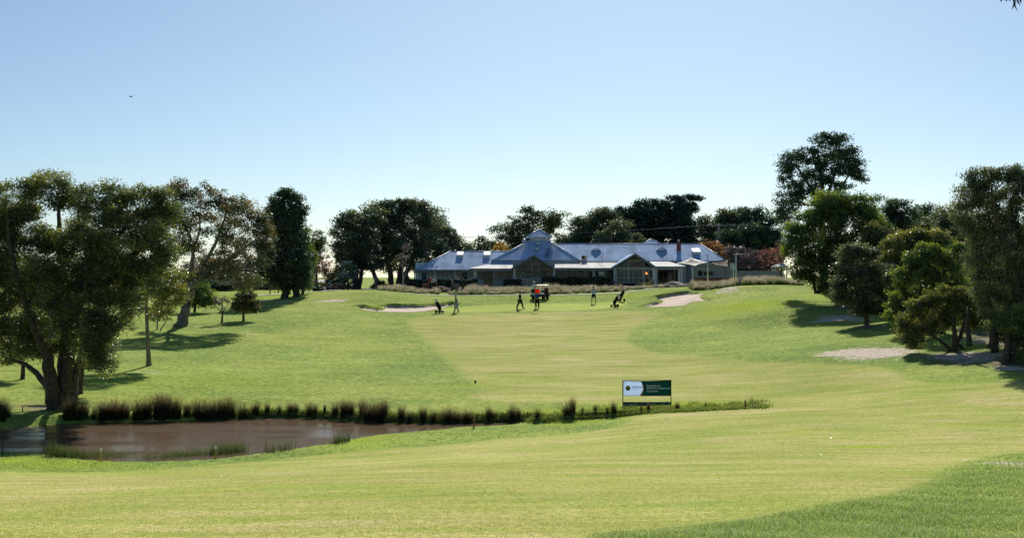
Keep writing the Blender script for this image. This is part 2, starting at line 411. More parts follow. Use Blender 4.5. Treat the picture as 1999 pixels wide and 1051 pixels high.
def patches(lst):
    out = np.zeros(GX.shape)
    for px, py, rx, ry, st in lst:
        c = ground_at_base(px, py); u = ground_at_base(px, py-ry); d_ = ground_at_base(px, py+ry)
        wy = max(abs(u.y-d_.y)/2, 0.3); wx = rx/F*c.y
        out = np.maximum(out, st*np.exp(-(((GX-c.x)/wx)**2 + ((GY-c.y)/wy)**2)*1.1))
    return out
A_bare = patches([(1700,689,95,15,1.2),(1640,690,60,8,.8),(1745,680,50,10,.7),(1630,622,60,8,.95),(1680,626,50,6,.8),(1560,600,30,4,.6),(1565,565,30,3,.5),(650,588,38,4,.95),(618,586,30,3,.7),(530,588,40,4,.7),(1420,565,34,4,.75),
 (720,589,18,2,.8),(1965,907,55,9,.7),(1900,900,30,5,.45),(1890,697,110,14,.85),(1975,720,50,14,.8),(1960,670,80,16,.7),(1800,700,40,10,.5),(290,728,50,5,.5),(520,640,60,10,.3),(430,640,40,5,.4),(480,650,60,8,.35),
 (100,795,60,9,.6),(350,585,60,6,.4),(940,767,12,2,.8),(560,590,30,3,.7),(1640,600,60,8,.5),(1700,640,40,6,.5),(865,590,25,3,.4)])
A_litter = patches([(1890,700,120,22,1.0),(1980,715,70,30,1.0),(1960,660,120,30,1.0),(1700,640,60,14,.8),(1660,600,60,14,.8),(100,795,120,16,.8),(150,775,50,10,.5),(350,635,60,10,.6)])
A_lush = patches([(1460,596,100,11,1.1),(1600,580,70,7,.6),(1340,792,150,7,1.2),(1200,797,60,8,1),(1060,806,80,9,.9),(850,812,160,9,.8),(560,573,100,4,1.3),(1060,585,60,5,.4),(300,780,200,6,.35),(120,907,140,10,.8),(20,900,60,10,.9),(700,862,80,8,.7),(1130,826,80,7,.7),
 (1240,578,60,6,.5),(830,588,60,6,.3),(200,745,150,14,.4),(400,745,200,20,.3),(1380,600,40,5,.6),(1010,590,0.1,.1,0),(740,600,40,4,.7),(1690,872,45,2.0,1.6),(1950,832,70,2.5,1.1),(1850,748,80,4,.5),(900,755,60,5,.4),(1560,845,50,3,.5)])
ny, nx = GX.shape
idx = np.arange(nx*ny).reshape(ny, nx)
quads = np.stack([idx[:-1,:-1], idx[:-1,1:], idx[1:,1:], idx[1:,:-1]], -1).reshape(-1, 4)
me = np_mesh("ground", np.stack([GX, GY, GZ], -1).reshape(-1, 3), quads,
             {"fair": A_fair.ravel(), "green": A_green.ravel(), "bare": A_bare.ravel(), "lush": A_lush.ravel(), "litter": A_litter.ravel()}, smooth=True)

def ground_mat():
    m, nt, out = mat('turf'); L = nt.links.new; nd = nt.nodes
    b = nd.new("ShaderNodeBsdfPrincipled"); L(b.outputs[0], out.inputs[0]); b.inputs['Roughness'].default_value = 1.0; b.inputs['Specular IOR Level'].default_value = 0.04
    tc = nd.new("ShaderNodeTexCoord")
    def noise(sc, det=4, stretch=None, rough=0.55, dist=0.0):
        n = nd.new("ShaderNodeTexNoise"); n.inputs['Scale'].default_value = sc; n.inputs['Detail'].default_value = det; n.inputs['Roughness'].default_value = rough; n.inputs['Distortion'].default_value = dist
        if stretch:
            mp = nd.new("ShaderNodeMapping"); mp.inputs['Scale'].default_value = stretch; L(tc.outputs['Object'], mp.inputs[0]); L(mp.outputs[0], n.inputs['Vector'])
        else: L(tc.outputs['Object'], n.inputs['Vector'])
        return n.outputs[0]
    def att(nm):
        a = nd.new("ShaderNodeAttribute"); a.attribute_name = nm; return a.outputs['Fac']
    def math_(op, a, b_=None, c=None):
        n = nd.new("ShaderNodeMath"); n.operation = op
        for i, v in enumerate((a, b_, c)):
            if v is None: continue
            if isinstance(v, (int, float)): n.inputs[i].default_value = v
            else: L(v, n.inputs[i])
        return n.outputs[0]
    def mr(v, a, b_, c=0.0, d=1.0):
        n = nd.new("ShaderNodeMapRange"); n.inputs[1].default_value = a; n.inputs[2].default_value = b_; n.inputs[3].default_value = c; n.inputs[4].default_value = d
        L(v, n.inputs[0]); return n.outputs[0]
    def mix(f, a, b_):
        n = nd.new("ShaderNodeMix"); n.data_type = 'RGBA'
        if isinstance(f, (int, float)): n.inputs[0].default_value = f
        else: L(f, n.inputs[0])
        for s, v in ((6, a), (7, b_)):
            if isinstance(v, tuple): n.inputs[s].default_value = v + (1,)
            else: L(v, n.inputs[s])
        return n.outputs[2]
    big = noise(0.09, 5); mid = noise(0.5, 7, (0.55, 1.0, 1.0), 0.65); streak = noise(0.75, 9, (0.30, 1.0, 1.0), 0.72, 0.15); fine = noise(9.0, 5, rough=0.7); vfine = noise(42.0, 3, rough=0.8); tuft = noise(3.2, 4, rough=0.65)
    # mown fairway: khaki couch grass with yellow-green drifts
    fr = ramp(nt, [(0.38, FA), (0.47, FB), (0.54, FC), (0.64, FD)]); L(math_('ADD', math_('MULTIPLY', streak, 0.55), math_('ADD', math_('MULTIPLY', big, 0.25), math_('MULTIPLY', fine, 0.20))), fr.inputs[0])
    rr = ramp(nt, [(0.36, RA), (0.49, RB), (0.60, RC)]); L(math_('ADD', math_('MULTIPLY', mid, 0.45), math_('MULTIPLY', big, 0.55)), rr.inputs[0])
    # rough has tufts
    rough_c = mix(mr(math_('ADD', math_('MULTIPLY', tuft, 0.65), math_('MULTIPLY', fine, 0.35)), 0.40, 0.60), mix(0.46, rr.outputs[0], (0.03, 0.085, 0.012)), mix(0.40, rr.outputs[0], (0.52, 0.58, 0.18)))
    wob = math_('MULTIPLY', math_('SUBTRACT', mid, 0.5), 1.2)
    wob2 = math_('MULTIPLY', math_('SUBTRACT', fine, 0.5), 1.6)
    fs = math_('ADD', math_('ADD', att('fair'), wob), wob2)
    ffac = mr(fs, -0.35, 0.35, 1.0, 0.0)
    # darker first cut just outside the fairway edge
    c = mix(ffac, rough_c, fr.outputs[0])
    gs = mr(math_('ADD', att('green'), math_('MULTIPLY', wob, 0.3)), -0.15, 0.15, 1.0, 0.0)
    c = mix(gs, c, mix(mr(streak, .4, .6), (0.36, 0.46, 0.085), (0.46, 0.53, 0.12)))
    lf = math_('MULTIPLY', att('lush'), mr(mid, 0.25, 0.7, 0.55, 1.2)); lf.node.use_clamp = True
    c = mix(lf, c, mix(mr(fine, .35, .65), (0.19, 0.30, 0.014), (0.42, 0.50, 0.03)))
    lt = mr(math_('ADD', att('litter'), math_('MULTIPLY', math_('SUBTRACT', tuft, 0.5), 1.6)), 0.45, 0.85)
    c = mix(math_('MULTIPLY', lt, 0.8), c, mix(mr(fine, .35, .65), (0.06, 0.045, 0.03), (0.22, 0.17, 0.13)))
    bf = mr(math_('ADD', att('bare'), math_('ADD', math_('MULTIPLY', math_('SUBTRACT', mid, 0.5), 1.7), math_('MULTIPLY', math_('SUBTRACT', tuft, 0.5), 1.0))), 0.42, 0.8)
    c = mix(bf, c, mix(mr(tuft, .3, .7), (0.46, 0.37, 0.28), (0.72, 0.64, 0.54)))
    # blade-scale value noise
    val = math_('MULTIPLY', math_('MULTIPLY', mr(fine, 0.25, 0.75, 0.55, 1.45), mr(vfine, 0.25, 0.75, 0.60, 1.40)), mr(noise(0.22, 6, (0.5, 1.0, 1.0), 0.7), 0.3, 0.7, 0.86, 1.12))
    hs = nd.new("ShaderNodeHueSaturation"); L(c, hs.inputs['Color']); L(val, hs.inputs['Value'])
    # scattered pale specks (fallen leaves, clippings)
    vo = nd.new("ShaderNodeTexVoronoi"); vo.inputs['Scale'].default_value = 2.1; L(tc.outputs['Object'], vo.inputs['Vector'])
    sp = mr(vo.outputs['Distance'], 0.035, 0.06, 1.0, 0.0)
    sp = math_('MULTIPLY', sp, mr(noise(0.25, 3), 0.45, 0.6))
    c = mix(math_('MULTIPLY', sp, 0.75), hs.outputs[0], (0.62, 0.58, 0.46))
    L(c, b.inputs['Base Color'])
    bp = nd.new("ShaderNodeBump"); bp.inputs['Distance'].default_value = 0.06
    hgt = math_('ADD', math_('MULTIPLY', fine, 0.7), math_('MULTIPLY', tuft, 0.9)); L(hgt, bp.inputs['Height'])
    L(mr(fs, -0.3, 0.4, 0.14, 0.55), bp.inputs['Strength']); L(bp.outputs[0], b.inputs['Normal'])
    return m
FA, FB, FC, FD = (0.24, 0.325, 0.050), (0.335, 0.375, 0.080), (0.44, 0.42, 0.14), (0.57, 0.50, 0.26)
RA, RB, RC = (0.13, 0.24, 0.032), (0.245, 0.355, 0.048), (0.42, 0.465, 0.09)
M['turf'] = ground_mat()
ground = tag(link("ground", me, M['turf']), kind="structure")

# water
def water_mat():
    m, nt, out = mat('muddy_water'); L = nt.links.new; nd = nt.nodes
    d = nd.new("ShaderNodeBsdfDiffuse"); d.inputs[0].default_value = (0.128, 0.085, 0.050, 1)
    g = nd.new("ShaderNodeBsdfGlossy"); g.inputs['Roughness'].default_value = 0.10; g.inputs['Color'].default_value = (1.0, 0.90, 0.76, 1)
    tc = nd.new("ShaderNodeTexCoord")
    mp = nd.new("ShaderNodeMapping"); mp.inputs['Scale'].default_value = (2.2, 5.0, 1); L(tc.outputs['Object'], mp.inputs[0])
    n = nd.new("ShaderNodeTexNoise"); n.inputs['Scale'].default_value = 1.6; n.inputs['Detail'].default_value = 4; L(mp.outputs[0], n.inputs['Vector'])
    # wind-ruffled bands
    mp2 = nd.new("ShaderNodeMapping"); mp2.inputs['Scale'].default_value = (0.07, 0.34, 1); L(tc.outputs['Object'], mp2.inputs[0])
    n2 = nd.new("ShaderNodeTexNoise"); n2.inputs['Scale'].default_value = 1.5; n2.inputs['Detail'].default_value = 3; L(mp2.outputs[0], n2.inputs['Vector'])
    r = ramp(nt, [(0.47, (0.03,)*3), (0.57, (1, 1, 1))]); L(n2.outputs[0], r.inputs[0])
    bp = nd.new("ShaderNodeBump"); bp.inputs['Distance'].default_value = 0.07; L(n.outputs[0], bp.inputs['Height'])
    ml = nd.new("ShaderNodeMath"); ml.operation = 'MULTIPLY'; ml.inputs[1].default_value = 0.9; L(r.outputs[0], ml.inputs[0])
    ad = nd.new("ShaderNodeMath"); ad.operation = 'ADD'; ad.inputs[1].default_value = 0.07; L(ml.outputs[0], ad.inputs[0]); L(ad.outputs[0], bp.inputs['Strength'])
    L(bp.outputs[0], g.inputs['Normal'])
    fr = nd.new("ShaderNodeFresnel"); fr.inputs[0].default_value = 1.33; L(bp.outputs[0], fr.inputs['Normal'])
    m2 = nd.new("ShaderNodeMath"); m2.operation = 'MULTIPLY'; m2.inputs[1].default_value = 0.72; L(fr.outputs[0], m2.inputs[0])
    mx = nd.new("ShaderNodeMixShader"); L(m2.outputs[0], mx.inputs[0]); L(d.outputs[0], mx.inputs[1]); L(g.outputs[0], mx.inputs[2]); L(mx.outputs[0], out.inputs[0])
    return m
M['water'] = water_mat()
wx = np.arange(-36, 4, 0.5); wy = np.arange(44, 70, 0.5); WX, WY = np.meshgrid(wx, wy); ws = sdf(pond, WX, WY)
wi = np.arange(WX.size).reshape(WX.shape); cell = (np.minimum.reduce([ws[:-1,:-1], ws[1:,1:], ws[:-1,1:], ws[1:,:-1]]) < 0.9)
wq = np.stack([wi[:-1,:-1], wi[:-1,1:], wi[1:,1:], wi[1:,:-1]], -1)[cell]
me = np_mesh("pond_water", np.stack([WX.ravel(), WY.ravel(), np.full(WX.size, ZW)], 1), wq)
bm = bmesh.new(); bm.from_mesh(me); bmesh.ops.delete(bm, geom=[v for v in bm.verts if not v.link_faces], context='VERTS'); bm.to_mesh(me); bm.free()
tag(link("pond_water", me, M['water']), kind="structure")
# distant bay
M['bay'] = principled('bay_water', (0.10, 0.20, 0.32), 0.3, var=0.1, scale=0.01)
me = np_mesh("bay_water", np.array([(-6000,520,-7.2),(6000,520,-7.2),(9000,14000,-7.2),(-9000,14000,-7.2)]), np.array([[0,1,2,3]]))
tag(link("bay_water", me, M['bay']), kind="structure")

# sand in the bunkers and paths: sheets draped over the ground
M['path'] = principled('path_stone', (0.42, 0.40, 0.30), 0.9, var=.3, scale=.6)
def drape(name, poly, m, off=0.03, step=0.35, inset=0.06):
    poly = np.asarray(poly); x0, y0 = poly.min(0); x1, y1 = poly.max(0)
    X, Y = np.meshgrid(np.arange(x0-step, x1+2*step, step), np.arange(y0-step, y1+2*step, step))
    s = sdf(poly, X, Y); i = np.arange(X.size).reshape(X.shape)
    # pull the outer ring of grid points onto the outline so the edge stays smooth
    g = np.gradient(s, step); gy_, gx_ = g[0], g[1]; ln = np.sqrt(gx_**2+gy_**2)+1e-6
    over = (s > -inset) & (s < step*1.2)
    X = np.where(over, X - gx_/ln*(s+inset), X); Y = np.where(over, Y - gy_/ln*(s+inset), Y)
    ok = s < step*0.75
    cell = ok[:-1,:-1] & ok[1:,1:] & ok[:-1,1:] & ok[1:,:-1]
    q = np.stack([i[:-1,:-1], i[:-1,1:], i[1:,1:], i[1:,:-1]], -1)[cell]
    me = np_mesh(name, np.stack([X.ravel(), Y.ravel(), gz(X, Y).ravel()+off], 1), q, smooth=True)
    bm = bmesh.new(); bm.from_mesh(me); bmesh.ops.delete(bm, geom=[v for v in bm.verts if not v.link_faces], context='VERTS'); bm.to_mesh(me); bm.free()
    return tag(link(name, me, m), kind="structure")
M['sand'] = principled('sand', (0.58, 0.46, 0.36), 0.95, var=0.16, scale=0.8, bump=0.5, bscale=2.5)
drape("bunker_sand", bunker_l, M['sand'], 0.02, 0.25)
drape("bunker_sand", bunker_r, M['sand'], 0.02, 0.25)
def strip(pts, w):
    p = np.array(pts, float); t = np.gradient(p, axis=0); t /= np.linalg.norm(t, axis=1)[:, None]; n = np.stack([-t[:,1], t[:,0]], 1)
    return np.concatenate([p + n*w/2, (p - n*w/2)[::-1]])
def line_pts(pxs, Y):
    return [(PX(px, y), y) for px, y in zip(pxs, Y)]
drape("cart_path", strip(line_pts([745,800,860,950,1040,1120,1200,1245,1290], [149.5,150.3,151.2,151.6,151.4,151.8,152,153,156]), 0.7), M['path'], 0.03, 0.25, 0)
drape("garden_path", strip(line_pts([505,560,600,640,655], [152.5,152.8,153,153.5,160]), 1.6), M['concrete'], 0.05, 0.5, 0)
drape("driveway", np.array([(PX(655,162),162),(PX(760,163),163),(PX(800,170),170),(PX(800,182),182),(PX(640,182),182)]), M['asphalt'], 0.05, 1.0, 0)
drape("terrace_paving", np.array([(PX(790,168),167.2),(PX(1440,168),167.2),(PX(1440,182),182),(PX(790,182),182)]), M['concrete'], 0.05, 1.0, 0)
drape("side_road", np.array([(PX(1560,156),156),(PX(1700,156),156),(PX(1700,162),162),(PX(1555,162),162)]), M['concrete'], 0.06, 1.0, 0)

# ------------------------------------------------------------------ foliage tools
def unit(n):
    v = rng.normal(size=(n, 3)); return v/np.linalg.norm(v, axis=1)[:, None]
def cards(C, L, W, droop=0.35, flat=0.0):
    """leaf diamonds centred on C; L, W lengths (scalars or arrays)"""
    n = len(C); a = unit(n); a[:, 2] = a[:, 2]*(1-droop) - droop*1.1; a /= np.linalg.norm(a, axis=1)[:, None]
    r = unit(n); w = np.cross(a, r); w /= np.linalg.norm(w, axis=1)[:, None] + 1e-9
    s = rng.uniform(0.6, 1.35, n)[:, None]
    L = np.broadcast_to(np.asarray(L, float), (n,))[:, None]*s/2; W = np.broadcast_to(np.asarray(W, float), (n,))[:, None]*s/2
    V = np.stack([C-a*L, C+w*W-a*L*0.1, C+a*L, C-w*W-a*L*0.1], 1).reshape(-1, 3)
    return V, np.arange(4*n).reshape(n, 4)
def limb_path(a, b, wig=0.08, n=6, sag=0.12):
    a, b = Vector(a), Vector(b); d = b-a; ln = d.length
    out = []
    for i in range(n+1):
        t = i/n; p = a + d*t + Vector((random.uniform(-1, 1), random.uniform(-1, 1), random.uniform(-.6, .6)))*wig*ln*(1 if 0 < i < n else 0)*0.8
        p.z -= sag*ln*math.sin(math.pi*t)*(0.6); p.z = p.z + 0
        out.append(p)
    return out

LEAFPX = 2.3                           # leaf length in final-picture pixels
NLEAF = [0]
def tree(name, label, cat, Y, base, blobs, lm, bark, group=None, stems=None, dens=1.0, rs=0.55, droop=0.35, leaf=None, asp=0.42,
         tr=0.18, twigs=4, seed=1, fill=False, depth=0.85, hollow=0.42, base_z=None, warm=0.0, leafscale=1.0, shadecore=True):
    """blobs: (cx, cy, rx, ry[, dy]) in photo pixels at distance Y (dy metres nearer/farther); stems: [[(px,py,r),...],...]"""
    global rng
    rng = np.random.default_rng(seed*7+3); random.seed(seed)
    bx = PX(base[0], Y); bz = gz1(bx, Y) if base_z is None else base_z
    root = empty(name, (bx, Y, bz), 0, label, cat, group)
    k = Y/F
    Ll = (leaf or LEAFPX/1422*Y)*leafscale; Lw = Ll*asp
    # trunk and limbs
    mb = MB()
    ends = []
    if stems is None:
        top = min(b[1]+b[3]*0.2 for b in blobs); cyl = max(b[1] for b in blobs)
        cxm = sum(b[0] for b in blobs)/len(blobs)
        fy = base[1]-(base[1]-cyl)*0.75 if cyl < base[1]-12 else base[1]-10
        stems = [[(base[0], base[1], tr), (base[0]*0.6+cxm*0.4 if abs(cxm-base[0]) < 60 else base[0]+(20 if cxm > base[0] else -20)*0.4, fy, tr*0.75)]]
    nodes = []
    for st in stems:
        pts = []; rr = []
        yo = 0.0; dy = random.uniform(-0.4, 0.4)
        for i, (px, py, r) in enumerate(st):
            p = Vector((PX(px, Y), Y + dy*i, PZ(py, Y)))
            if i == 0: p = Vector((PX(px, Y), Y, gz1(PX(px, Y), Y)-0.15)) if base_z is None and py >= base[1]-14 else p
            pts.append(p); rr.append(r)
        # refine
        fine_p = []; fine_r = []
        for i in range(len(pts)-1):
            m_ = 4
            for j in range(m_):
                t = j/m_; q = pts[i].lerp(pts[i+1], t)
                if i or j: q += Vector((random.uniform(-1,1), random.uniform(-1,1), 0))*rr[i]*0.16
                fine_p.append(q); fine_r.append(rr[i]*(1-t)+rr[i+1]*t)
        fine_p.append(pts[-1]); fine_r.append(rr[-1])
        if st[0][1] >= base[1]-14: fine_r[0] *= 1.35
        mb.tube(fine_p, fine_r, 9)
        nodes += [(p, r) for p, r in zip(fine_p, fine_r)][max(1, len(fine_p)//3):]
    allC = []; allT = []
    if fill:
        xl = min(b[0]-b[2]*.7 for b in blobs); xr = max(b[0]+b[2]*.7 for b in blobs); yb_ = max(b[1] for b in blobs); w_ = (xr-xl)/2; blobs = list(blobs)
        yy_ = yb_ + 14
        while yy_ < base[1]-12:
            blobs += [(xl+w_*.45, yy_, w_*.5, 17), (xr-w_*.45, yy_+5, w_*.5, 17)]; yy_ += 24
    for b in blobs:
        cx, cy, rx, ry = b[:4]; dy = b[4] if len(b) > 4 else random.uniform(-0.5, 0.5)*rx*k*0.6
        c = np.array([PX(cx, Y), Y+dy, PZ(cy, Y)]); rad = np.array([rx*k, min(rx, ry*1.5)*k*depth, ry*k])
        rsub = rs*(0.55+0.45*min(1, rad.min()/1.5))
        area = (rad[0]*rad[2]*math.pi)
        ns = max(6, int(dens*4.9*area/(rsub*rsub*3.0)) + 4)
        u = unit(ns); rho = rng.uniform(hollow**2, 1, ns)**0.5
        sc_ = c + u*rad*rho[:, None]*rng.uniform(0.86, 1.14, (ns, 1))
        rr_ = rsub*rng.uniform(0.45, 1.15, ns)
        # limb to the blob and twigs to its clumps
        below = [(p, r) for p, r in nodes if p.z < c[2]+0.3]
        p0, r0 = min(below or nodes, key=lambda q: (q[0]-Vector(c)).length + 0.4*abs(q[0].x-c[0]))
        tgt = Vector(c) + Vector((0, 0, -0.2*rad[2]))
        lr = min(r0*0.6, 0.035+0.02*(Vector(c)-p0).length*(1+tr))
        path = limb_path(p0, tgt, 0.07, 7)
        mb.tube(path, [lr*(1-0.7*i/7) for i in range(8)], 6, cap=False)
        for j in range(min(ns, int(twigs*(1+rx*ry/900)))):
            q = Vector(sc_[rng.integers(ns)]); s_ = path[random.randint(3, 7)]
            if (q-s_).length > 0.3:
                pp = limb_path(s_, q, 0.09, 4, 0.06); r1 = max(lr*0.32, 0.012*Y/60)
                mb.tube(pp, [r1, r1*0.8, r1*0.6, r1*0.45, r1*0.25], 4, cap=False)
        # leaves
        la = Ll*Lw*0.5
        for i in range(ns):
            nl = int((0.5+0.5*dens)*2.1*math.pi*rr_[i]**2/la*0.62) + 3
            e = np.clip(rng.normal(0, .44, (nl, 3)), -1.05, 1.05)*rr_[i]*np.array([1.25, 1.1, 0.75])*rng.uniform(.8, 1.25, 3)
            e[:, 2] -= droop*0.5*rr_[i]*rng.uniform(0, 1, nl)**2
            allC.append(sc_[i]+e)
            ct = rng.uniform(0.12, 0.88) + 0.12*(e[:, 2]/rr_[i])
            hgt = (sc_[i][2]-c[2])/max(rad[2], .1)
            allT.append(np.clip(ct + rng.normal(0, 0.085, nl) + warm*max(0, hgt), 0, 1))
    C = np.concatenate(allC); T = np.concatenate(allT)
    # keep foliage off the ground
    keep = C[:, 2] > bz + 0.12; C, T = C[keep], T[keep]
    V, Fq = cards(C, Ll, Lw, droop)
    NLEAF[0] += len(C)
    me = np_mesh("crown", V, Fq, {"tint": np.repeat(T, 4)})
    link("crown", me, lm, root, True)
    mb.build("trunk", bark, root, True)
    return root

LM = {}
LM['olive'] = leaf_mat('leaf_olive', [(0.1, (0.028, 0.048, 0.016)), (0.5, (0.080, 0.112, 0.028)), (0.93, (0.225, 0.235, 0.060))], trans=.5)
LM['rust'] = leaf_mat('leaf_rust_olive', [(0.1, (0.030, 0.045, 0.018)), (0.55, (0.085, 0.100, 0.034)), (0.95, (0.24, 0.16, 0.065))], trans=.48)
LM['lime'] = leaf_mat('leaf_lime', [(0.1, (0.05, 0.075, 0.018)), (0.5, (0.14, 0.17, 0.035)), (0.93, (0.32, 0.27, 0.08))], trans=.52)
LM['dark'] = leaf_mat('leaf_dark_green', [(0.1, (0.018, 0.042, 0.026)), (0.6, (0.042, 0.078, 0.038)), (0.95, (0.105, 0.14, 0.05))])
LM['cypress'] = leaf_mat('leaf_cypress', [(0.1, (0.012, 0.032, 0.023)), (0.6, (0.026, 0.061, 0.035)), (0.95, (0.051, 0.094, 0.043))], trans=0.25)
LM['bright'] = leaf_mat('leaf_bright_green', [(0.1, (0.030, 0.062, 0.016)), (0.5, (0.092, 0.145, 0.028)), (0.93, (0.235, 0.275, 0.050))], trans=0.52)
LM['grey'] = leaf_mat('leaf_grey_green', [(0.1, (0.032, 0.050, 0.024)), (0.5, (0.084, 0.110, 0.048)), (0.93, (0.22, 0.22, 0.100))], trans=0.48)
LM['gold'] = leaf_mat('leaf_gold_olive', [(0.1, (0.038, 0.058, 0.016)), (0.5, (0.105, 0.130, 0.030)), (0.93, (0.27, 0.265, 0.070))], trans=0.5)
LM['mid'] = leaf_mat('leaf_mid_green', [(0.1, (0.034, 0.058, 0.030)), (0.55, (0.085, 0.115, 0.048)), (0.95, (0.19, 0.20, 0.085))])
LM['orange'] = leaf_mat('leaf_orange', [(0.1, (0.12, 0.06, 0.035)), (0.55, (0.30, 0.15, 0.07)), (0.95, (0.48, 0.27, 0.10))], trans=0.4)
LM['yellow'] = leaf_mat('leaf_yellow', [(0.1, (0.22, 0.14, 0.04)), (0.55, (0.42, 0.27, 0.07)), (0.95, (0.55, 0.38, 0.11))], trans=0.4)
LM['red'] = leaf_mat('leaf_red', [(0.1, (0.12, 0.06, 0.055)), (0.55, (0.27, 0.115, 0.09)), (0.95, (0.42, 0.23, 0.17))], trans=0.35)
LM['purple'] = leaf_mat('leaf_bare_purple', [(0.1, (0.087, 0.065, 0.072)), (0.55, (0.189, 0.131, 0.138)), (0.95, (0.319, 0.232, 0.203))], trans=0.2)
LM['pale'] = leaf_mat('leaf_pale_blossom', [(0.1, (0.043, 0.065, 0.036)), (0.6, (0.145, 0.189, 0.102)), (0.9, (0.609, 0.638, 0.464))], trans=0.3)
LM['reed'] = leaf_mat('reed_blade', [(0.0, (0.040, 0.080, 0.016)), (0.25, (0.032, 0.038, 0.014)), (0.65, (0.070, 0.058, 0.030)), (1.0, (0.21, 0.16, 0.09))], trans=0.38, gloss=0.02)
LM['wetreed'] = leaf_mat('wet_reed_blade', [(0.0, (0.02, 0.03, 0.012)), (0.5, (0.05, 0.08, 0.02)), (1.0, (0.11, 0.14, 0.05))], trans=0.35, gloss=0.03)
LM['plume'] = leaf_mat('plume_grass', [(0.0, (0.05, 0.090, 0.034)), (0.48, (0.15, 0.20, 0.085)), (0.78, (0.31, 0.28, 0.19)), (1.0, (0.52, 0.43, 0.36))], trans=0.42, gloss=0.02)
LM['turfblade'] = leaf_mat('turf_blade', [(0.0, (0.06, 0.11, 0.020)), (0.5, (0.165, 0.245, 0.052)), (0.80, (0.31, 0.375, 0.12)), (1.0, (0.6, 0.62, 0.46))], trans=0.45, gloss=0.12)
BD, BG, BP, BB = M['bark_dark'], M['bark_grey'], M['bark_pale'], M['bark_brown']
#TREES
# ------------------------------------------------------------------ left side trees
GL = "gum trees on the left slope above the pond"
tree("gum_tree", "huge dark spreading gum with thick split trunk at the pond's left edge", "tree", 67.5, (112,804),
     [(20,395,52,48),(95,372,46,40),(128,385,24,36),(32,450,56,46),(82,468,46,34),(66,415,34,18),(118,480,36,34),(150,445,24,26),(-30,430,60,70),(-20,530,60,70),(205,395,62,38,-.6),(262,398,62,42,.4),(308,412,46,50,.4),(230,455,95,60,-1),(178,482,42,48),(300,478,50,42,.3),
      (120,545,80,50,-.8),(215,540,80,52,-.6),(60,580,80,66),(150,610,90,58,-1),(20,660,60,40),(245,600,46,52,-1.2),(85,668,58,36,.5),(205,660,38,48,-1.5),(222,705,22,28,-1.6),(270,530,48,36,-.5),(-40,620,60,70)],
     LM['olive'], BD, GL, seed=1, leafscale=1.35, asp=.30, tr=0.5, rs=0.58, dens=1.05, warm=0.25, twigs=6,
     stems=[[(106,806,.38),(106,760,.36),(102,700,.27),(80,640,.18),(55,560,.14),(38,470,.10),(40,420,.05)],[(127,806,.40),(132,750,.36),(138,680,.27),(155,600,.19),(200,540,.14),(232,470,.10),(262,420,.05)],
            [(118,804,.42),(120,740,.34),(122,650,.27),(118,560,.22),(100,470,.15),(95,400,.07)],[(140,806,.25),(146,740,.2),(158,690,.15),(190,660,.1)],[(102,770,.2),(70,730,.14),(45,712,.11),(5,700,.07)],[(198,560,.17),(240,520,.15),(290,480,.12),(330,440,.06)]])
tree("gum_tree", "tall wispy gum forking from a leaning dark base on the left slope", "tree", 117, (352,636),
     [(352,372,30,24),(392,378,34,26),(340,420,26,34),(385,428,36,30),(437,395,16,30),(470,412,42,30),(500,440,26,32),(440,450,38,30),(400,490,42,30),(460,490,40,34),(505,492,20,40),(430,525,36,24),(355,470,26,30),(480,548,30,22),(520,460,16,40),(372,530,26,24)],
     LM['rust'], BG, GL, seed=2, tr=0.4, rs=0.7, dens=0.72, warm=0.2, twigs=13, droop=0.55,
     stems=[[(352,637,.52),(362,600,.40),(368,570,.32),(370,545,.26)],[(370,548,.2),(378,500,.16),(372,460,.12),(352,420,.09),(345,385,.04)],[(370,548,.18),(392,530,.16),(420,480,.13),(440,430,.09),(445,390,.04)],[(371,560,.17),(408,528,.14),(450,508,.11),(500,470,.06)],[(376,500,.11),(392,450,.08),(395,400,.04)],[(368,565,.16),(400,545,.12),(455,525,.09),(520,530,.04)]])
tree("gum_tree", "slim straight pale-trunked gum standing alone between the big gum and the wispy gum", "tree", 88, (291,720),
     [(292,520,30,28),(262,545,30,26),(325,545,32,30),(300,570,40,26),(340,580,26,26),(270,480,26,24),(330,500,26,26),(318,610,24,18),(255,590,22,20)],
     LM['lime'], BG, GL, seed=3, tr=0.14, rs=0.55, dens=0.85, warm=0.3, twigs=8,
     stems=[[(291,720,.16),(290,660,.12),(289,600,.10),(290,550,.07),(288,500,.04)]])
tree("gum_tree", "slender sapling gum with drooping brown leaves right behind the big split trunk", "tree", 74, (156,777),
     [(185,668,26,20),(205,690,18,16),(170,640,26,22),(215,640,22,26),(180,715,20,12)],
     LM['rust'], BD, GL, seed=4, tr=0.14, rs=0.4, dens=0.8, warm=0.3, stems=[[(156,777,.17),(162,730,.12),(166,690,.10),(172,650,.05)]])
tree("gum_tree", "short leafy gum leaning under the shade at the far left edge", "tree", 80, (43,742),
     [(30,690,26,20),(8,700,24,20),(50,680,20,18),(22,665,26,20)], LM['lime'], BD, GL, seed=5, tr=0.12, rs=0.5, dens=0.8,
     stems=[[(43,742,.14),(44,715,.11),(36,690,.06)]])
tree("pepper_tree", "small weeping bright green tree behind the wispy gum's leaning base", "tree", 131, (379,608),
     [(372,572,22,20),(395,570,20,20),(385,588,26,14),(408,585,14,16),(362,590,10,12)], LM['bright'], BD, seed=6, tr=0.14, rs=0.5, dens=0.9, droop=0.8)
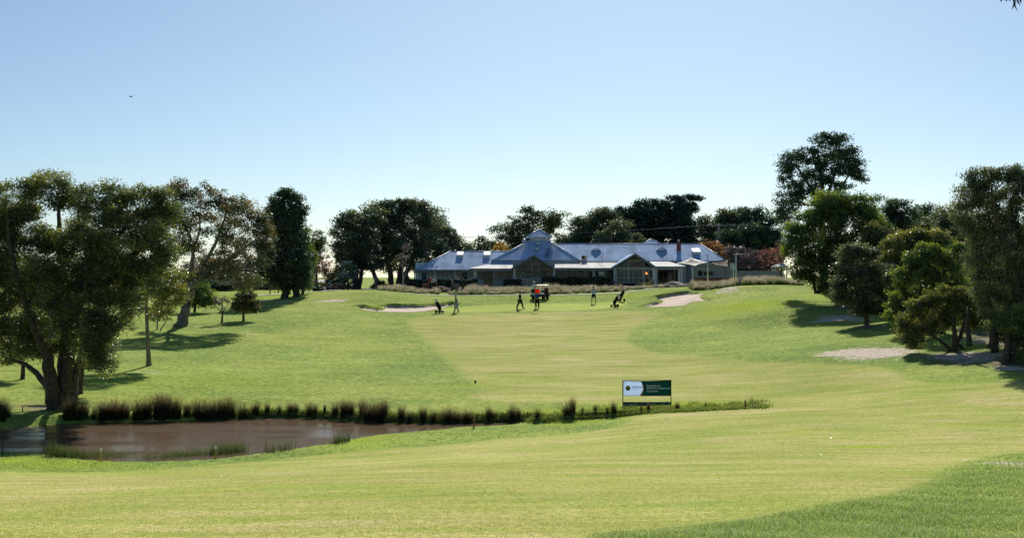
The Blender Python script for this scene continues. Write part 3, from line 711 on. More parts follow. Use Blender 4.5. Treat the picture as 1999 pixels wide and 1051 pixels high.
tree("bare_sapling", "leafless spindly little tree with fanned twigs, left of the round bushy tree", "tree", 120, (433,634),
     [(432,592,16,12),(425,586,10,8)], LM['purple'], BB, seed=7, tr=0.07, rs=0.35, dens=0.25, twigs=26,
     stems=[[(433,634,.10),(435,615,.08),(434,603,.06)],[(434,612,.05),(422,598,.03),(414,588,.015)],[(435,610,.05),(444,596,.03),(450,584,.015)],[(434,606,.04),(434,590,.025),(437,578,.012)]])
tree("round_bush_tree", "round small olive bushy tree with short dark trunk on the left slope", "tree", 122, (475,631),
     [(468,585,16,16),(485,590,18,18),(476,600,24,14),(462,598,10,12),(497,600,10,14),(480,575,12,10)], LM['rust'], BD, seed=8, tr=0.12, rs=0.4, dens=1.0, droop=0.5)
tree("pittosporum_tree", "tall dense dark column-shaped tree with two trunks left of the putting green", "tree", 147, (563,586),
     [(545,392,16,16),(556,378,14,12),(574,400,22,24),(535,408,14,20),(552,430,32,26),(582,425,14,18),(548,465,30,30),(575,460,26,30),(545,505,34,30),(575,505,32,34),(535,535,26,22),(560,545,34,22),(588,535,18,28),(520,500,12,30)],
     LM['dark'], BD, seed=9, tr=0.35, rs=0.75, dens=1.5, droop=0.5, stems=[[(556,586,.42),(558,560,.36),(556,500,.25),(554,420,.12)],[(580,585,.40),(577,565,.34),(570,520,.2)]])
tree("pittosporum_tree", "yellow-green fringed tree leaning against the right of the tall dark column tree", "tree", 150, (590,575),
     [(598,470,12,24),(604,505,12,26),(594,535,14,20),(600,555,10,14)], LM['bright'], BD, seed=10, tr=0.18, rs=0.6, dens=1.0, droop=0.6)
tree("gum_tree", "thin crowned gum beyond the path right of the column tree", "tree", 185, (618,566),
     [(620,465,18,12),(612,480,14,12),(628,480,14,14),(612,520,12,24),(618,500,10,16)], LM['mid'], BD, seed=11, tr=0.2, rs=0.8, dens=0.75)
tree("autumn_tree", "reddish thinly leaved autumn tree between the column tree and the fig clump", "tree", 182, (640,562),
     [(632,512,14,16),(645,525,18,18),(630,535,14,14),(655,540,12,14)], LM['red'], BB, seed=12, tr=0.14, rs=0.6, dens=0.35, twigs=16)
tree("blossom_bush", "dark bush topped with pale blossom in front of the fig clump", "bush", 171, (679,564),
     [(679,518,14,10),(688,530,10,14),(676,545,14,18)], LM['pale'], BD, seed=13, tr=0.15, rs=0.55, dens=1.1, warm=0.5)
tree("pale_shrub", "pale grey-green rounded shrub right of the column tree's base", "bush", 170, (604,568),
     [(604,550,13,12)], LM['pale'], BD, seed=113, tr=0.1, rs=0.5, dens=1.0, warm=0.3)
GF = "dark fig trees left of the clubhouse"
tree("fig_tree", "leftmost dark fig of the clump left of the clubhouse, crown leaning left", "tree", 178, (697,566),
     [(680,425,26,14),(700,440,34,26),(668,450,18,18),(720,425,30,26),(690,475,32,30),(665,490,16,22),(715,480,34,34),(680,520,26,22),(725,515,26,18),(700,505,26,22)],
     LM['mid'], BD, GF, seed=14, tr=0.4, rs=0.95, dens=1.15, stems=[[(695,566,.5),(694,540,.4),(698,500,.25)],[(700,566,.3),(706,535,.25),(712,500,.18)]])
tree("fig_tree", "tallest central dark fig of the clump left of the clubhouse, several trunks", "tree", 182, (768,566),
     [(745,408,24,16),(775,402,28,14),(802,400,24,14),(825,408,22,16),(760,430,34,26),(800,430,40,30),(840,430,26,26),(745,470,34,30),(790,475,42,32),(830,475,36,30),(760,510,30,20),(810,512,30,20)],
     LM['mid'], BB, GF, seed=15, tr=0.5, rs=1.0, dens=1.15, stems=[[(766,568,.45),(762,540,.36),(755,500,.25)],[(776,568,.5),(782,535,.4),(790,490,.25)],[(795,568,.5),(792,535,.35),(810,490,.2)],[(744,566,.32),(732,540,.28),(722,515,.2)]])
tree("fig_tree", "lower rightmost dark fig of the clump, reaching over the clubhouse's left roof end", "tree", 186, (845,566),
     [(862,440,20,18),(880,458,18,16),(850,470,26,26),(885,480,24,18),(905,492,16,14),(870,505,30,20),(840,515,22,20),(905,482,12,16)],
     LM['mid'], BD, GF, fill=True, seed=16, tr=0.4, rs=0.9, dens=1.1)
tree("birch_tree", "leafless slim white-barked birch in front of the fig clump beside the clubhouse", "tree", 166, (787,567),
     [(786,500,8,20),(790,480,8,16)], LM['purple'], BP, seed=17, tr=0.08, rs=0.5, dens=0.15, twigs=18, stems=[[(787,567,.11),(787,540,.09),(786,510,.06),(788,475,.02)],[(787,548,.06),(793,530,.04),(797,515,.015)]])
tree("low_bush", "green rounded bush under the fig clump beside the light pole", "bush", 176, (742,566), [(745,558,14,10),(732,562,8,6)], LM['mid'], BD, seed=18, tr=0.08, rs=0.5, dens=1.2)
for i, (x, yt, w, lab) in enumerate([(455,520,26,"brown leafless tree in the hollow behind the round bushy tree"),(505,525,20,"grey leafless tree left of the tall column tree"),(410,505,26,"brownish leafless tree behind the wispy gum's limbs"),(485,500,22,"leafless tree with pale trunk between the wispy gum and column tree")]):
    tree("bare_tree", lab, "tree", 172+i*3, (x,566), [(x-6,yt+8,w*.6,16),(x+8,yt+14,w*.7,16),(x,yt+28,w,14)], LM['purple'], BP if i in (1,3) else BB, seed=20+i, tr=0.16, rs=0.8, dens=0.8, twigs=24)
for i, (x, lab, w, h, Y) in enumerate([(235,"dark dense tree in the hollow behind the big gum's drooping branches",46,46,150),(318,"dark shrubby tree in shade right behind the slim pale-trunked gum",40,34,140),(150,"dark background tree behind the big gum's split trunk",50,50,158),(60,"dark background tree at far left behind the pond gum",60,50,160),(430,"low dark evergreen behind the bare sapling",30,16,165)]):
    y0 = 575
    tree("evergreen_tree", lab, "tree", Y, (x,y0), [(x-w*.4,y0-h*1.1,w*.6,h*.6),(x+w*.4,y0-h,w*.6,h*.6),(x,y0-h*.6,w,h*.5)], LM['dark'] if i != 1 else LM['olive'], BD, seed=30+i, tr=0.3, rs=0.9, dens=1.0)
tree("twin_stem_sapling", "two-stemmed thin sapling in the shade right of the slim pale-trunked gum", "tree", 114, (306,656), [(318,600,22,18),(302,615,14,12)], LM['gold'], BG, seed=36, tr=0.06, rs=0.45, dens=0.6,
     stems=[[(306,656,.07),(308,630,.05),(318,605,.03)],[(310,656,.05),(320,632,.04),(330,600,.02)]])
for i, (x, y, w, h, lm, Y, lab) in enumerate([(395,528,34,26,'purple',165,"brown twiggy tree behind the weeping bright tree"),(440,545,34,18,'rust',168,"low brown-leaved tree behind the bare sapling"),(470,520,30,26,'purple',178,"taller grey-brown leafless tree in the left background"),(520,548,26,16,'dark',170,"dark rounded evergreen left of the column tree's trunks"),(375,555,34,16,'dark',160,"dark low evergreen behind the leaning gum base"),(655,545,22,16,'rust',176,"brownish low tree behind the brick planters")]):
    tree("bare_tree" if lm == 'purple' else "background_tree", lab, "tree", Y, (x,568), [(x-w*.45,y-h*.1,w*.6,h*.7),(x+w*.45,y,w*.6,h*.7),(x,y+h*.5,w,h*.6)], LM[lm], BB, fill=lm != 'purple', seed=140+i, tr=0.16, rs=0.8, dens=0.85, twigs=20)
# ------------------------------------------------------------------ trees behind the clubhouse
tree("oak_tree", "round mid-green tree behind the cupola with a raised left tuft", "tree", 214, (1030,566),
     [(1028,415,14,12),(1050,425,18,14),(1080,428,22,16),(1010,440,24,18),(985,455,26,18),(1045,450,34,24),(1080,445,24,16),(965,475,18,14),(1030,475,40,20),(1000,480,26,16)],
     LM['mid'], BD, fill=True, seed=40, tr=0.4, rs=1.0, dens=0.95)
tree("autumn_tree", "small yellow autumn tree showing over the clubhouse's left ridge", "tree", 196, (980,566),
     [(966,484,8,7),(980,480,10,10),(990,486,10,8),(976,492,16,7)], LM['yellow'], BB, seed=41, tr=0.12, rs=0.5, dens=0.4)
tree("oak_tree", "small dark tree poking up between the fig clump and the cupola tree", "tree", 210, (935,566), [(935,472,10,10),(928,484,14,10),(944,484,12,10),(915,490,14,10)], LM['mid'], BD, fill=True, seed=42, tr=0.2, rs=0.9, dens=0.9)
tree("oak_tree", "low green tree right of the cupola above the long ridge", "tree", 205, (1100,566), [(1100,468,14,10),(1088,476,12,8),(1112,474,12,8)], LM['mid'], BD, fill=True, seed=43, tr=0.2, rs=0.9, dens=1.0)
tree("oak_tree", "broad olive tree behind the long roof, left of the flat-topped cypress", "tree", 208, (1160,566),
     [(1165,422,22,14),(1185,415,16,10),(1140,440,24,18),(1175,440,36,24),(1125,460,24,16),(1160,465,40,20),(1200,440,20,20)], LM['mid'], BD, fill=True, seed=44, tr=0.4, rs=1.0, dens=1.1)
tree("oak_tree", "sunlit bushy tree directly above the clubhouse's long ridge", "tree", 200, (1205,566),
     [(1208,440,20,14),(1215,458,18,16),(1190,462,24,14),(1175,474,18,10),(1205,474,22,10),(1240,470,14,14)], LM['mid'], BD, fill=True, seed=45, tr=0.3, rs=0.85, dens=1.15)
tree("cypress_tree", "wide dark cypress with flat layered top behind the long roof", "tree", 216, (1290,566),
     [(1240,412,36,8),(1270,400,44,9),(1225,422,36,10),(1330,388,36,6),(1352,386,18,5),(1318,398,30,7),(1345,402,22,7),(1330,412,28,12),(1305,408,30,12),(1262,420,50,14),(1300,425,50,14),(1250,440,56,20),(1300,450,60,24),(1330,440,40,20),(1260,465,50,16),(1350,465,40,18),(1220,455,30,22)],
     LM['cypress'], BD, fill=True, seed=46, tr=0.55, rs=0.9, dens=1.4, depth=1.4, droop=0.1, stems=[[(1290,566,.6),(1292,480,.5),(1290,420,.3)],[(1342,560,.4),(1343,450,.3),(1345,395,.12)]])
for i, (x, y, w, h, lm, lab) in enumerate([(1395,440,34,22,'mid',"olive tree behind the long roof just right of the layered cypress"),(1432,418,34,18,'mid',"higher rounded tree behind the roof's right hip"),(1472,420,26,18,'dark',"dark rounded tree beside the power pole, left of the tall right gum"),(1495,450,34,34,'cypress',"dense dark conifer against the left of the tall right gum"),(1445,460,44,28,'dark',"dark low wood tree behind the leafless purple trees")]):
    tree("oak_tree" if lm != 'cypress' else "cypress_tree", lab, "tree", 212-i*3, (x,566), [(x-w*.5,y,w*.5,h*.7),(x+w*.4,y-h*.1,w*.55,h*.75),(x,y+h*.7,w,h),(x+w*.2,y+h*1.4,w,h*.8)], LM[lm], BD, fill=True, seed=50+i, tr=0.4, rs=1.0, dens=1.2)
GB = "leafless trees beyond the clubhouse's right end"
for i, (x, y, w, h, lm, de, lab) in enumerate([(1385,478,22,12,'orange',.55,"orange-leaved tree peeping over the roof's right hip"),(1412,492,18,18,'orange',.4,"thin orange tree just outside the roof's right hip"),(1440,500,24,24,'purple',.6,"purple-grey leafless tree behind the brown shade sail"),(1472,505,24,24,'purple',.6,"purple-grey leafless tree behind the middle of the grey fence"),(1502,505,26,28,'red',.45,"red-leaved autumn tree above the right end of the grey fence"),(1525,490,16,18,'red',.4,"small pinkish tree next to the tall right gum")]):
    tree("autumn_tree" if lm != 'purple' else "bare_tree", lab, "tree", 196-i*2, (x,556), [(x-w*.45,y-h*.2,w*.6,h*.6),(x+w*.45,y,w*.6,h*.7),(x,y+h*.5,w*.9,h*.6)], LM[lm], BB, None if lm != 'purple' else GB, seed=60+i, tr=0.16, rs=0.7, dens=de, twigs=18)
# ------------------------------------------------------------------ right side trees
tree("gum_tree", "very tall airy gum rising highest above the right-hand trees", "tree", 135, (1612,585),
     [(1602,272,24,14),(1640,275,22,16),(1575,300,24,16),(1620,300,36,22),(1655,300,20,22),(1545,318,22,22),(1590,325,30,16),(1665,335,18,16),(1535,350,16,24),(1640,330,24,14),(1545,385,26,20),(1560,370,20,14),(1575,345,22,14),(1612,350,22,12),(1645,360,20,12),(1590,375,24,14),(1680,345,10,10),(1530,420,22,26),(1668,318,16,14)],
     LM['dark'], BG, seed=70, tr=0.45, rs=0.75, dens=1.0, twigs=9, depth=1.0,
     stems=[[(1612,585,.5),(1610,480,.4),(1604,400,.32)],[(1604,405,.2),(1586,370,.15),(1565,335,.1),(1548,315,.05)],[(1604,405,.22),(1607,360,.17),(1600,320,.1),(1602,280,.05)],[(1606,400,.18),(1622,365,.14),(1638,325,.09),(1642,285,.04)],[(1606,410,.15),(1635,380,.12),(1655,345,.08),(1668,325,.04)]])
tree("broad_gum_tree", "broad dense green tree below the tall airy gum, reaching the ground", "tree", 122, (1650,592),
     [(1625,395,34,24),(1600,405,28,22),(1660,400,34,22),(1690,400,30,22),(1575,430,30,26),(1620,440,44,34),(1670,440,44,34),(1555,475,28,34),(1600,490,40,36),(1650,500,40,44),(1560,520,24,28),(1590,535,26,22),(1640,540,26,30),(1700,440,30,34),(1545,455,14,20),(1690,500,32,34),(1665,555,24,18),(1720,470,26,30),(1610,560,16,10)],
     LM['bright'], BD, seed=71, tr=0.35, rs=0.75, dens=1.15, droop=0.6, warm=0.15,
     stems=[[(1652,592,.34),(1650,560,.28),(1640,500,.2),(1630,440,.1)],[(1593,574,.16),(1588,555,.12),(1580,525,.08)],[(1596,574,.16),(1604,555,.12),(1610,530,.08)],[(1654,590,.2),(1668,550,.16),(1680,480,.1)]])
tree("broad_gum_tree", "rounded dark green treetop right of the broad dense tree", "tree", 128, (1750,590),
     [(1748,405,30,18),(1765,425,30,20),(1735,430,30,22),(1700,420,20,26),(1750,455,36,20)], LM['dark'], BD, fill=True, seed=72, tr=0.3, rs=0.8, dens=1.2, warm=0.3)
tree("gum_tree", "distant dark treetops in the dip between the round top and the big right gum", "tree", 160, (1815,575),
     [(1800,410,18,12),(1822,420,22,16),(1845,428,18,12),(1810,440,30,18)], LM['dark'], BD, fill=True, seed=73, tr=0.3, rs=0.9, dens=1.1)
tree("gum_tree", "bluish green treetop left of the big right gum", "tree", 112, (1860,620),
     [(1860,420,22,30),(1850,450,22,26),(1875,460,22,30)], LM['grey'], BD, fill=True, seed=74, tr=0.2, rs=0.7, dens=1.0)
tree("wattle_tree", "brown-topped rounded tree behind the grey wattle", "tree", 117, (1718,600),
     [(1712,452,26,14),(1735,460,20,16),(1700,465,18,14),(1720,480,30,18)], LM['gold'], BD, fill=True, seed=75, tr=0.2, rs=0.65, dens=1.1, warm=0.2)
tree("banksia_tree", "wide pale-tufted yellow-green tree across the middle of the right-hand trees", "tree", 108, (1800,625),
     [(1790,458,26,16),(1825,462,26,18),(1765,470,22,16),(1740,480,22,16),(1850,478,20,16),(1810,480,40,22),(1770,495,30,20),(1735,505,26,22)], LM['gold'], BD, fill=True, seed=76, tr=0.25, rs=0.55, dens=1.15, warm=0.35)
tree("wattle_tree", "grey-green rounded wattle low to the ground left of the bright green tree", "tree", 104, (1692,622),
     [(1665,495,28,18),(1690,500,28,20),(1650,520,24,22),(1680,540,40,30),(1640,550,16,24),(1720,545,34,34),(1665,575,34,24),(1705,585,38,26),(1640,580,14,14),(1745,575,26,30),(1738,608,30,16),(1690,606,30,14),(1770,590,24,24)], LM['grey'], BB, fill=True, seed=77, tr=0.22, rs=0.6, dens=1.2, warm=0.1)
tree("lilly_pilly_tree", "bright green clumpy tree hanging left of the small spreading tree", "tree", 93, (1845,665),
     [(1812,488,26,16),(1840,500,24,20),(1785,505,22,16),(1870,488,20,16),(1765,540,22,24),(1800,530,34,30),(1845,535,40,36),(1755,585,20,26),(1790,590,30,34),(1745,610,16,16),(1760,640,20,22),(1755,665,18,14),(1835,580,40,30),(1780,655,18,22)],
     LM['bright'], BD, seed=78, tr=0.25, rs=0.5, dens=1.25, droop=0.5, warm=0.1)
tree("tea_tree", "small spreading golden-olive tree with twisted dark trunk by the bare sand", "tree", 83.5, (1855,697),
     [(1845,572,26,16),(1870,575,26,16),(1815,582,22,16),(1895,580,24,18),(1785,600,22,16),(1830,605,40,22),(1880,605,36,22),(1770,625,20,20),(1800,635,30,26),(1785,665,18,20),(1794,690,9,14),(1840,630,30,16),(1905,620,24,26),(1765,650,12,18),(1915,600,16,18)],
     LM['gold'], BD, seed=79, tr=0.2, rs=0.42, dens=1.15, droop=0.6, warm=0.25, twigs=8,
     stems=[[(1855,698,.28),(1862,680,.2),(1858,655,.15),(1850,620,.09)],[(1862,682,.16),(1872,655,.12),(1880,615,.07)],[(1860,684,.13),(1840,670,.1),(1815,655,.06),(1800,640,.04)],[(1863,680,.1),(1862,640,.08),(1865,600,.04)],[(1902,712,.14),(1888,688,.11),(1872,664,.07)]])
tree("gum_tree", "big overhanging grey-green gum filling the right edge of the photo", "tree", 79, (1892,706),
     [(1900,350,26,22),(1935,345,24,18),(1960,340,30,18),(1990,345,30,24),(2030,360,50,40),(1893,385,26,28),(1930,385,30,30),(1975,385,40,36),(1880,420,22,26),(1905,440,28,34),(1950,440,42,40),(2000,440,40,50),(1915,490,32,34),(1960,500,40,40),(2010,510,40,50),(1925,545,34,36),(1970,560,40,40),(1940,600,32,36),(1985,620,36,40),(2040,560,50,80),(1960,645,26,26),(1990,670,26,24),(2050,460,50,60)],
     LM['grey'], BD, seed=80, tr=0.3, rs=0.55, dens=0.95, droop=0.8, warm=0.1, twigs=7,
     stems=[[(2010,700,.32),(1995,640,.28),(1980,560,.24),(1962,500,.2),(1940,440,.14),(1925,380,.07)],[(1942,690,.22),(1940,640,.18),(1936,600,.14)],[(2030,700,.3),(2028,600,.25),(2010,500,.2),(1985,400,.1)],[(1893,675,.16),(1893,640,.12),(1900,600,.08)]])
tree("gum_tree", "two dark-based trunks with low green sprays at the right edge of the photo", "tree", 76, (1968,716),
     [(1975,640,20,20),(1990,665,22,20),(1985,690,18,16),(1950,620,20,24),(2015,660,22,30),(2010,620,24,30),(1995,610,20,24)], LM['bright'], BD, seed=81, tr=0.24, rs=0.45, dens=0.9, droop=0.7,
     stems=[[(1964,718,.22),(1966,680,.18),(1968,640,.12)],[(1975,718,.18),(1980,680,.14),(1984,650,.09)]])
for i, (x, y, Y, lab) in enumerate([(1935,690,84,"dark trunked shade tree behind the golden-olive tree, nearer the edge"),(1893,672,97,"shade tree deep in the grove behind the golden-olive tree"),(1985,640,105,"shade tree furthest back in the grove at the right edge"),(2060,650,98,"grove tree beyond the right edge of the photo")]):
    tree("gum_tree", lab, "tree", Y, (x,y), [(x-20,y-90,30,26),(x+20,y-85,34,28),(x,y-120,40,30),(x+10,y-60,26,18)], LM['olive'], BD, "shade trees deep in the right-hand grove", seed=85+i, tr=0.22, rs=0.6, dens=1.05, droop=0.6)
for i, (x, y, w, h, Y, lm, lab) in enumerate([(1760,470,50,40,150,'dark',"shaded wood tree deep behind the banksia tree"),(1850,480,50,44,146,'olive',"shaded wood tree behind the bluish treetop"),(1940,480,60,60,140,'olive',"shaded wood tree behind the big right gum"),(1690,500,36,34,150,'dark',"shaded wood tree between the broad dense tree and the wattle"),(1900,560,46,44,120,'olive',"dark understorey tree under the big right gum"),(1990,560,50,50,118,'dark',"dark understorey tree by the right edge"),(1735,545,40,40,128,'dark',"dark tree filling the gap behind the wattle and bright tree"),(1800,575,40,30,118,'olive',"low shaded tree behind the bright green tree"),(1860,430,30,24,138,'mid',"mid-green treetop in the dip left of the big right gum"),(1790,440,34,20,144,'mid',"mid-green treetop above the banksia")]):
    tree("evergreen_tree", lab, "tree", Y, (x,600), [(x-w*.5,y,w*.6,h*.7),(x+w*.5,y-h*.1,w*.6,h*.7),(x,y+h*.6,w,h*.6)], LM[lm], BD, "shaded wood trees behind the right-hand grove", fill=True, seed=120+i, tr=0.3, rs=1.0, dens=0.9)
#ENDTREES
# ------------------------------------------------------------------ clubhouse
ZB = 6.42                                  # terrace level
club = empty("clubhouse", (0, 176, ZB), 0, "long pale clubhouse with blue-grey metal roofs, a cupola and two glazed entrance gables", "building")
def part(mb, name, m, parent=None): return mb.build(name, m, parent or club, True)
def ylev(px, py, Y): return P(px, py, Y)
def hip_roof(x0, x1, y0, y1, ze, rx0, rx1, ry, zr, ov=0.0):
    mb = MB(); t = 0.10
    A, B_, C_, D_ = Vector((x0,y0,ze)), Vector((x1,y0,ze)), Vector((x1,y1,ze)), Vector((x0,y1,ze))
    E, G = Vector((rx0,ry,zr)), Vector((rx1,ry,zr)); dn = Vector((0,0,-t))
    v = [mb.bm.verts.new(p) for p in (A,B_,C_,D_,E,G,A+dn,B_+dn,C_+dn,D_+dn)]
    for f in ((0,1,5,4),(1,2,5),(2,3,4,5),(3,0,4),(6,7,1,0),(7,8,2,1),(8,9,3,2),(9,6,0,3),(9,8,7,6)): mb.bm.faces.new([v[i] for i in f])
    return mb, (A,B_,C_,D_,E,G)
def capping(pairs, r=0.07):
    mb = MB()
    for a, b in pairs: mb.tube([a, b], r, 6)
    return mb
def gutter(pts):
    mb = MB()
    for a, b in zip(pts[:-1], pts[1:]):
        a, b = Vector(a), Vector(b); d = (b-a).normalized(); n = d.cross(Vector((0,0,1)))
        mb.slab([a+n*0.02+Vector((0,0,-.14)), b+n*0.02+Vector((0,0,-.14)), b+n*0.02+Vector((0,0,.012)), a+n*0.02+Vector((0,0,.012))], n*0.12)
    return mb
# left wing roof
zeL = PZ(527, 172.6); zrL = PZ(491, 178.2)
mb, k = hip_roof(PX(808.8,172.6), PX(1000,172.6), 172.6, 184, zeL, PX(879,178.2), PX(1000,178.2), 178.2, zrL)
r1 = part(mb, "roof", M['roof']); part(capping([(k[4],k[5]),(k[0],k[4]),(k[3],k[4])]), "ridge_capping", M['capping'], r1)
part(gutter([k[3],k[0],k[1]]), "gutter", M['gutter'], r1)
# long right roof
zeR = PZ(509.7, 177); zrR = PZ(476.5, 182.6)
mb, k = hip_roof(PX(1070,177), PX(1418.6,177), 177, 188.2, zeR, PX(1090,182.6), PX(1367.2,182.6), 182.6, zrR)
r2 = part(mb, "roof", M['roof']); part(capping([(k[4],k[5]),(k[1],k[5]),(k[2],k[5])]), "ridge_capping", M['capping'], r2)
part(gutter([k[0],k[1],k[2]]), "gutter", M['gutter'], r2)
# rear little pyramid
zz = PZ(477.5, 189); mb, k = hip_roof(PX(1250,189), PX(1291,189), 187.6, 191.0, zz, PX(1270.4,189.2), PX(1270.5,189.2), 189.2, PZ(466.5,189.2))
r = part(mb, "roof", M['roof']); part(capping([(k[0],k[4]),(k[1],k[4])], 0.05), "ridge_capping", M['capping'], r)
# central pyramid roof with cupola
x0, x1 = PX(961.3,175), PX(1131,175); zeP = PZ(508.4,175); cxp = (x0+x1)/2; hy = (x1-x0)/2; cyp = 175+hy
cw0, cw1 = PX(1031.5,179.3), PX(1074.5,179.3); zcp = PZ(471,179.3); yf, yb = 179.3, 179.3+(cw1-cw0)
mb = MB(); t = 0.1
A = [Vector(p) for p in ((x0,175,zeP),(x1,175,zeP),(x1,175+2*hy,zeP),(x0,175+2*hy,zeP))]
Bq = [Vector(p) for p in ((cw0,yf,zcp),(cw1,yf,zcp),(cw1,yb,zcp),(cw0,yb,zcp))]
va = [mb.bm.verts.new(p) for p in A]; vb = [mb.bm.verts.new(p) for p in Bq]; vd = [mb.bm.verts.new(p+Vector((0,0,-t))) for p in A]
for i in range(4):
    j = (i+1) % 4; mb.bm.faces.new((va[i],va[j],vb[j],vb[i])); mb.bm.faces.new((vd[i],vd[j],va[j],va[i]))
mb.bm.faces.new(vb); mb.bm.faces.new(vd[::-1])
r3 = part(mb, "roof", M['roof']); part(capping(list(zip(A, Bq))+[(Bq[i],Bq[(i+1)%4]) for i in range(4)], 0.07), "ridge_capping", M['capping'], r3)
part(gutter([A[3],A[0],A[1],A[2]]), "gutter", M['gutter'], r3)
# cupola
i_ = 0.12; cz1 = PZ(463.2, 179.3)
cup = MB()
for (a, b) in (((cw0,yf),(cw1,yf)),((cw1,yf),(cw1,yb)),((cw1,yb),(cw0,yb)),((cw0,yb),(cw0,yf))):
    for q in range(5):
        t_ = q/4; px_, py_ = a[0]+(b[0]-a[0])*t_, a[1]+(b[1]-a[1])*t_
        px_ = min(max(px_, cw0+i_), cw1-i_); py_ = min(max(py_, yf+i_), yb-i_)
        cup.box(px_-.045, px_+.045, py_-.045, py_+.045, zcp, cz1)
cup.box(cw0+.06,cw1-.06,yf+.07,yf+.17,zcp-.05,zcp+.06); cup.box(cw0+.06,cw1-.06,yb-.17,yb-.07,zcp-.05,zcp+.06); cup.box(cw0+.07,cw0+.17,yf+.171,yb-.171,zcp-.05,zcp+.06); cup.box(cw1-.17,cw1-.07,yf+.171,yb-.171,zcp-.05,zcp+.06)
cupo = part(cup, "cupola_frame", M['frame_pale'])
M['lantern_glass'] = principled('lantern_glass', (0.60, 0.62, 0.62), 0.3, var=0.15, scale=2)
g = MB(); g.box(cw0+i_+.02, cw1-i_-.02, yf+i_+.02, yb-i_-.02, zcp+.01, cz1-.01); part(g, "pane", M['lantern_glass'], cupo)
mb, k = hip_roof(PX(1026.7,179), PX(1078.5,179), yf-.45, yb+.45, PZ(462.3,179), (cw0+cw1)/2-.01, (cw0+cw1)/2+.01, (yf+yb)/2, PZ(447.8,180.7))
r4 = part(mb, "cupola_roof", M['roof']); part(capping([(k[0],k[4]),(k[1],k[4]),(k[0],k[1])], .05), "ridge_capping", M['capping'], r4)
def roof_y(which, X, z):      # point on a front slope at height z
    if which == 'L': return 172.6 + (z-zeL)/(zrL-zeL)*5.6
    if which == 'R': return 177 + (z-zeR)/(zrR-zeR)*5.6
    return 175 + (z-zeP)/(zcp-zeP)*4.3
def on_slope(which, px, py):  # photo pixel to the point of that slope
    Y = 177.0
    for _ in range(12):
        z = PZ(py, Y); Y = roof_y(which, 0, z)
    return P(px, py, Y)
# skylight boxes
for which, px0, px1, py0, py1 in (('L',892,904.5,497,504),('L',944.5,957,497,504),('R',1352.7,1365,491,497.7)):
    a = on_slope(which, px0, py1); b = on_slope(which, px1, py0)
    s_ = MB(); w0, w1 = a.x, b.x; zt = b.z + 0.08
    s_.slab([Vector((w0,a.y,a.z-.05)), Vector((w0,a.y,a.z+.42)), Vector((w0,b.y+.25,b.z+.36)), Vector((w0,b.y+.25,b.z-.05))], (w1-w0,0,0))
    part(s_, "skylight", M['frame_pale'])
# gablet vents on the slopes
for which, px0, px1, pyt, pyb in (('R',1154,1173,485,490.3),('R',1281,1302,483.3,489.5),('P',1043,1057,472.5,477.5),('P',1041,1056,483.5,488.5)):
    a = on_slope(which, px0, pyb); b = on_slope(which, px1, pyb); ap = P((px0+px1)/2, pyt, a.y-.25)
    mb = MB(); y0 = a.y-.35; back = 1.6 if which == 'R' else .9
    t = Vector((0, back, 0)); e = 0.0
    for s_, f_ in ((a, ap), (ap, b)):
        p, q = Vector((s_.x, y0, s_.z)), Vector((f_.x, y0, f_.z))
        mb.slab([p, q, q+Vector((0,0,.07)), p+Vector((0,0,.07))], t)
    dv = part(mb, "dormer_vent", M['roof'])
    lv = MB(); w = (b.x-a.x)*.33; lv.slab([Vector((ap.x-w,y0+.12,a.z+.04)), Vector((ap.x+w,y0+.12,a.z+.04)), Vector((ap.x,y0+.12,ap.z-.05))], (0,.05,0)); part(lv, "louvre", M['zinc'], dv)
    if False:
        bx_ = MB(); bx_.box(a.x+.12, b.x-.12, y0+.2, y0+1.4, a.z-.45, a.z+.02); part(bx_, "dormer_body", M['wall_clear'], dv)
# flues, chimney, air conditioner, ladder, aerial
for px, pyb, pyt in ((1023.3,487,467),(1077,486.5,473)):
    a = on_slope('P', px, pyb); mb = MB(); zt = PZ(pyt, a.y)
    mb.lathe((a.x, a.y, a.z-.3), [(.20,0),(.20,.45),(.17,.5),(.17,zt-a.z+.0),(.28,zt-a.z+.05),(.30,zt-a.z+.14),(.15,zt-a.z+.28),(.03,zt-a.z+.36)], 14); part(mb, "flue", M['zinc'])
a = on_slope('R', 1325, 489); mb = MB(); zt = PZ(474, a.y); mb.box(a.x-.26, a.x+.26, a.y-.26, a.y+.26, a.z-.5, zt-.12); mb.box(a.x-.32, a.x+.32, a.y-.32, a.y+.32, zt-.12, zt)
ch = part(mb, "chimney", M['brick_red']); mb = MB(); mb.lathe((a.x,a.y,zt), [(.13,0),(.11,.3),(.15,.32),(.15,.4)], 10); part(mb, "chimney_pot", M['zinc'], ch)
a = on_slope('R', 1140.5, 509); ay = 175.3
mb = MB(); mb.box(PX(1135.5,ay), PX(1146,ay), ay, ay+.5, PZ(507,ay), PZ(499,ay), bev=.03); ac = part(mb, "air_conditioner", M['beige'])
mb = MB(); mb.lathe((PX(1138.7,ay), ay-.03, PZ(502.7,ay)), [(.20,0),(.20,.04)], 16, 'Y'); part(mb, "fan_grille", M['dark_metal'], ac)
mb = MB(); mb.box(PX(1135.5,ay), PX(1146,ay), ay, ay+.45, PZ(512.5,ay), PZ(507.1,ay)); part(mb, "bracket", M['trim_grey'], ac)
mb = MB(); lo, hi = on_slope('P', 1066.5, 506), on_slope('P', 1070, 488)
nrm = Vector((0,-.35,.5))*.25
for dx in (-.2, .2): mb.tube([lo+nrm+Vector((dx,0,0)), hi+nrm+Vector((dx,0,0))], .03, 6)
for q in range(9):
    c = lo.lerp(hi, (q+.5)/9)+nrm; mb.tube([c+Vector((-.2,0,0)), c+Vector((.2,0,0))], .022, 5)
part(mb, "roof_ladder", M['dark_metal'])
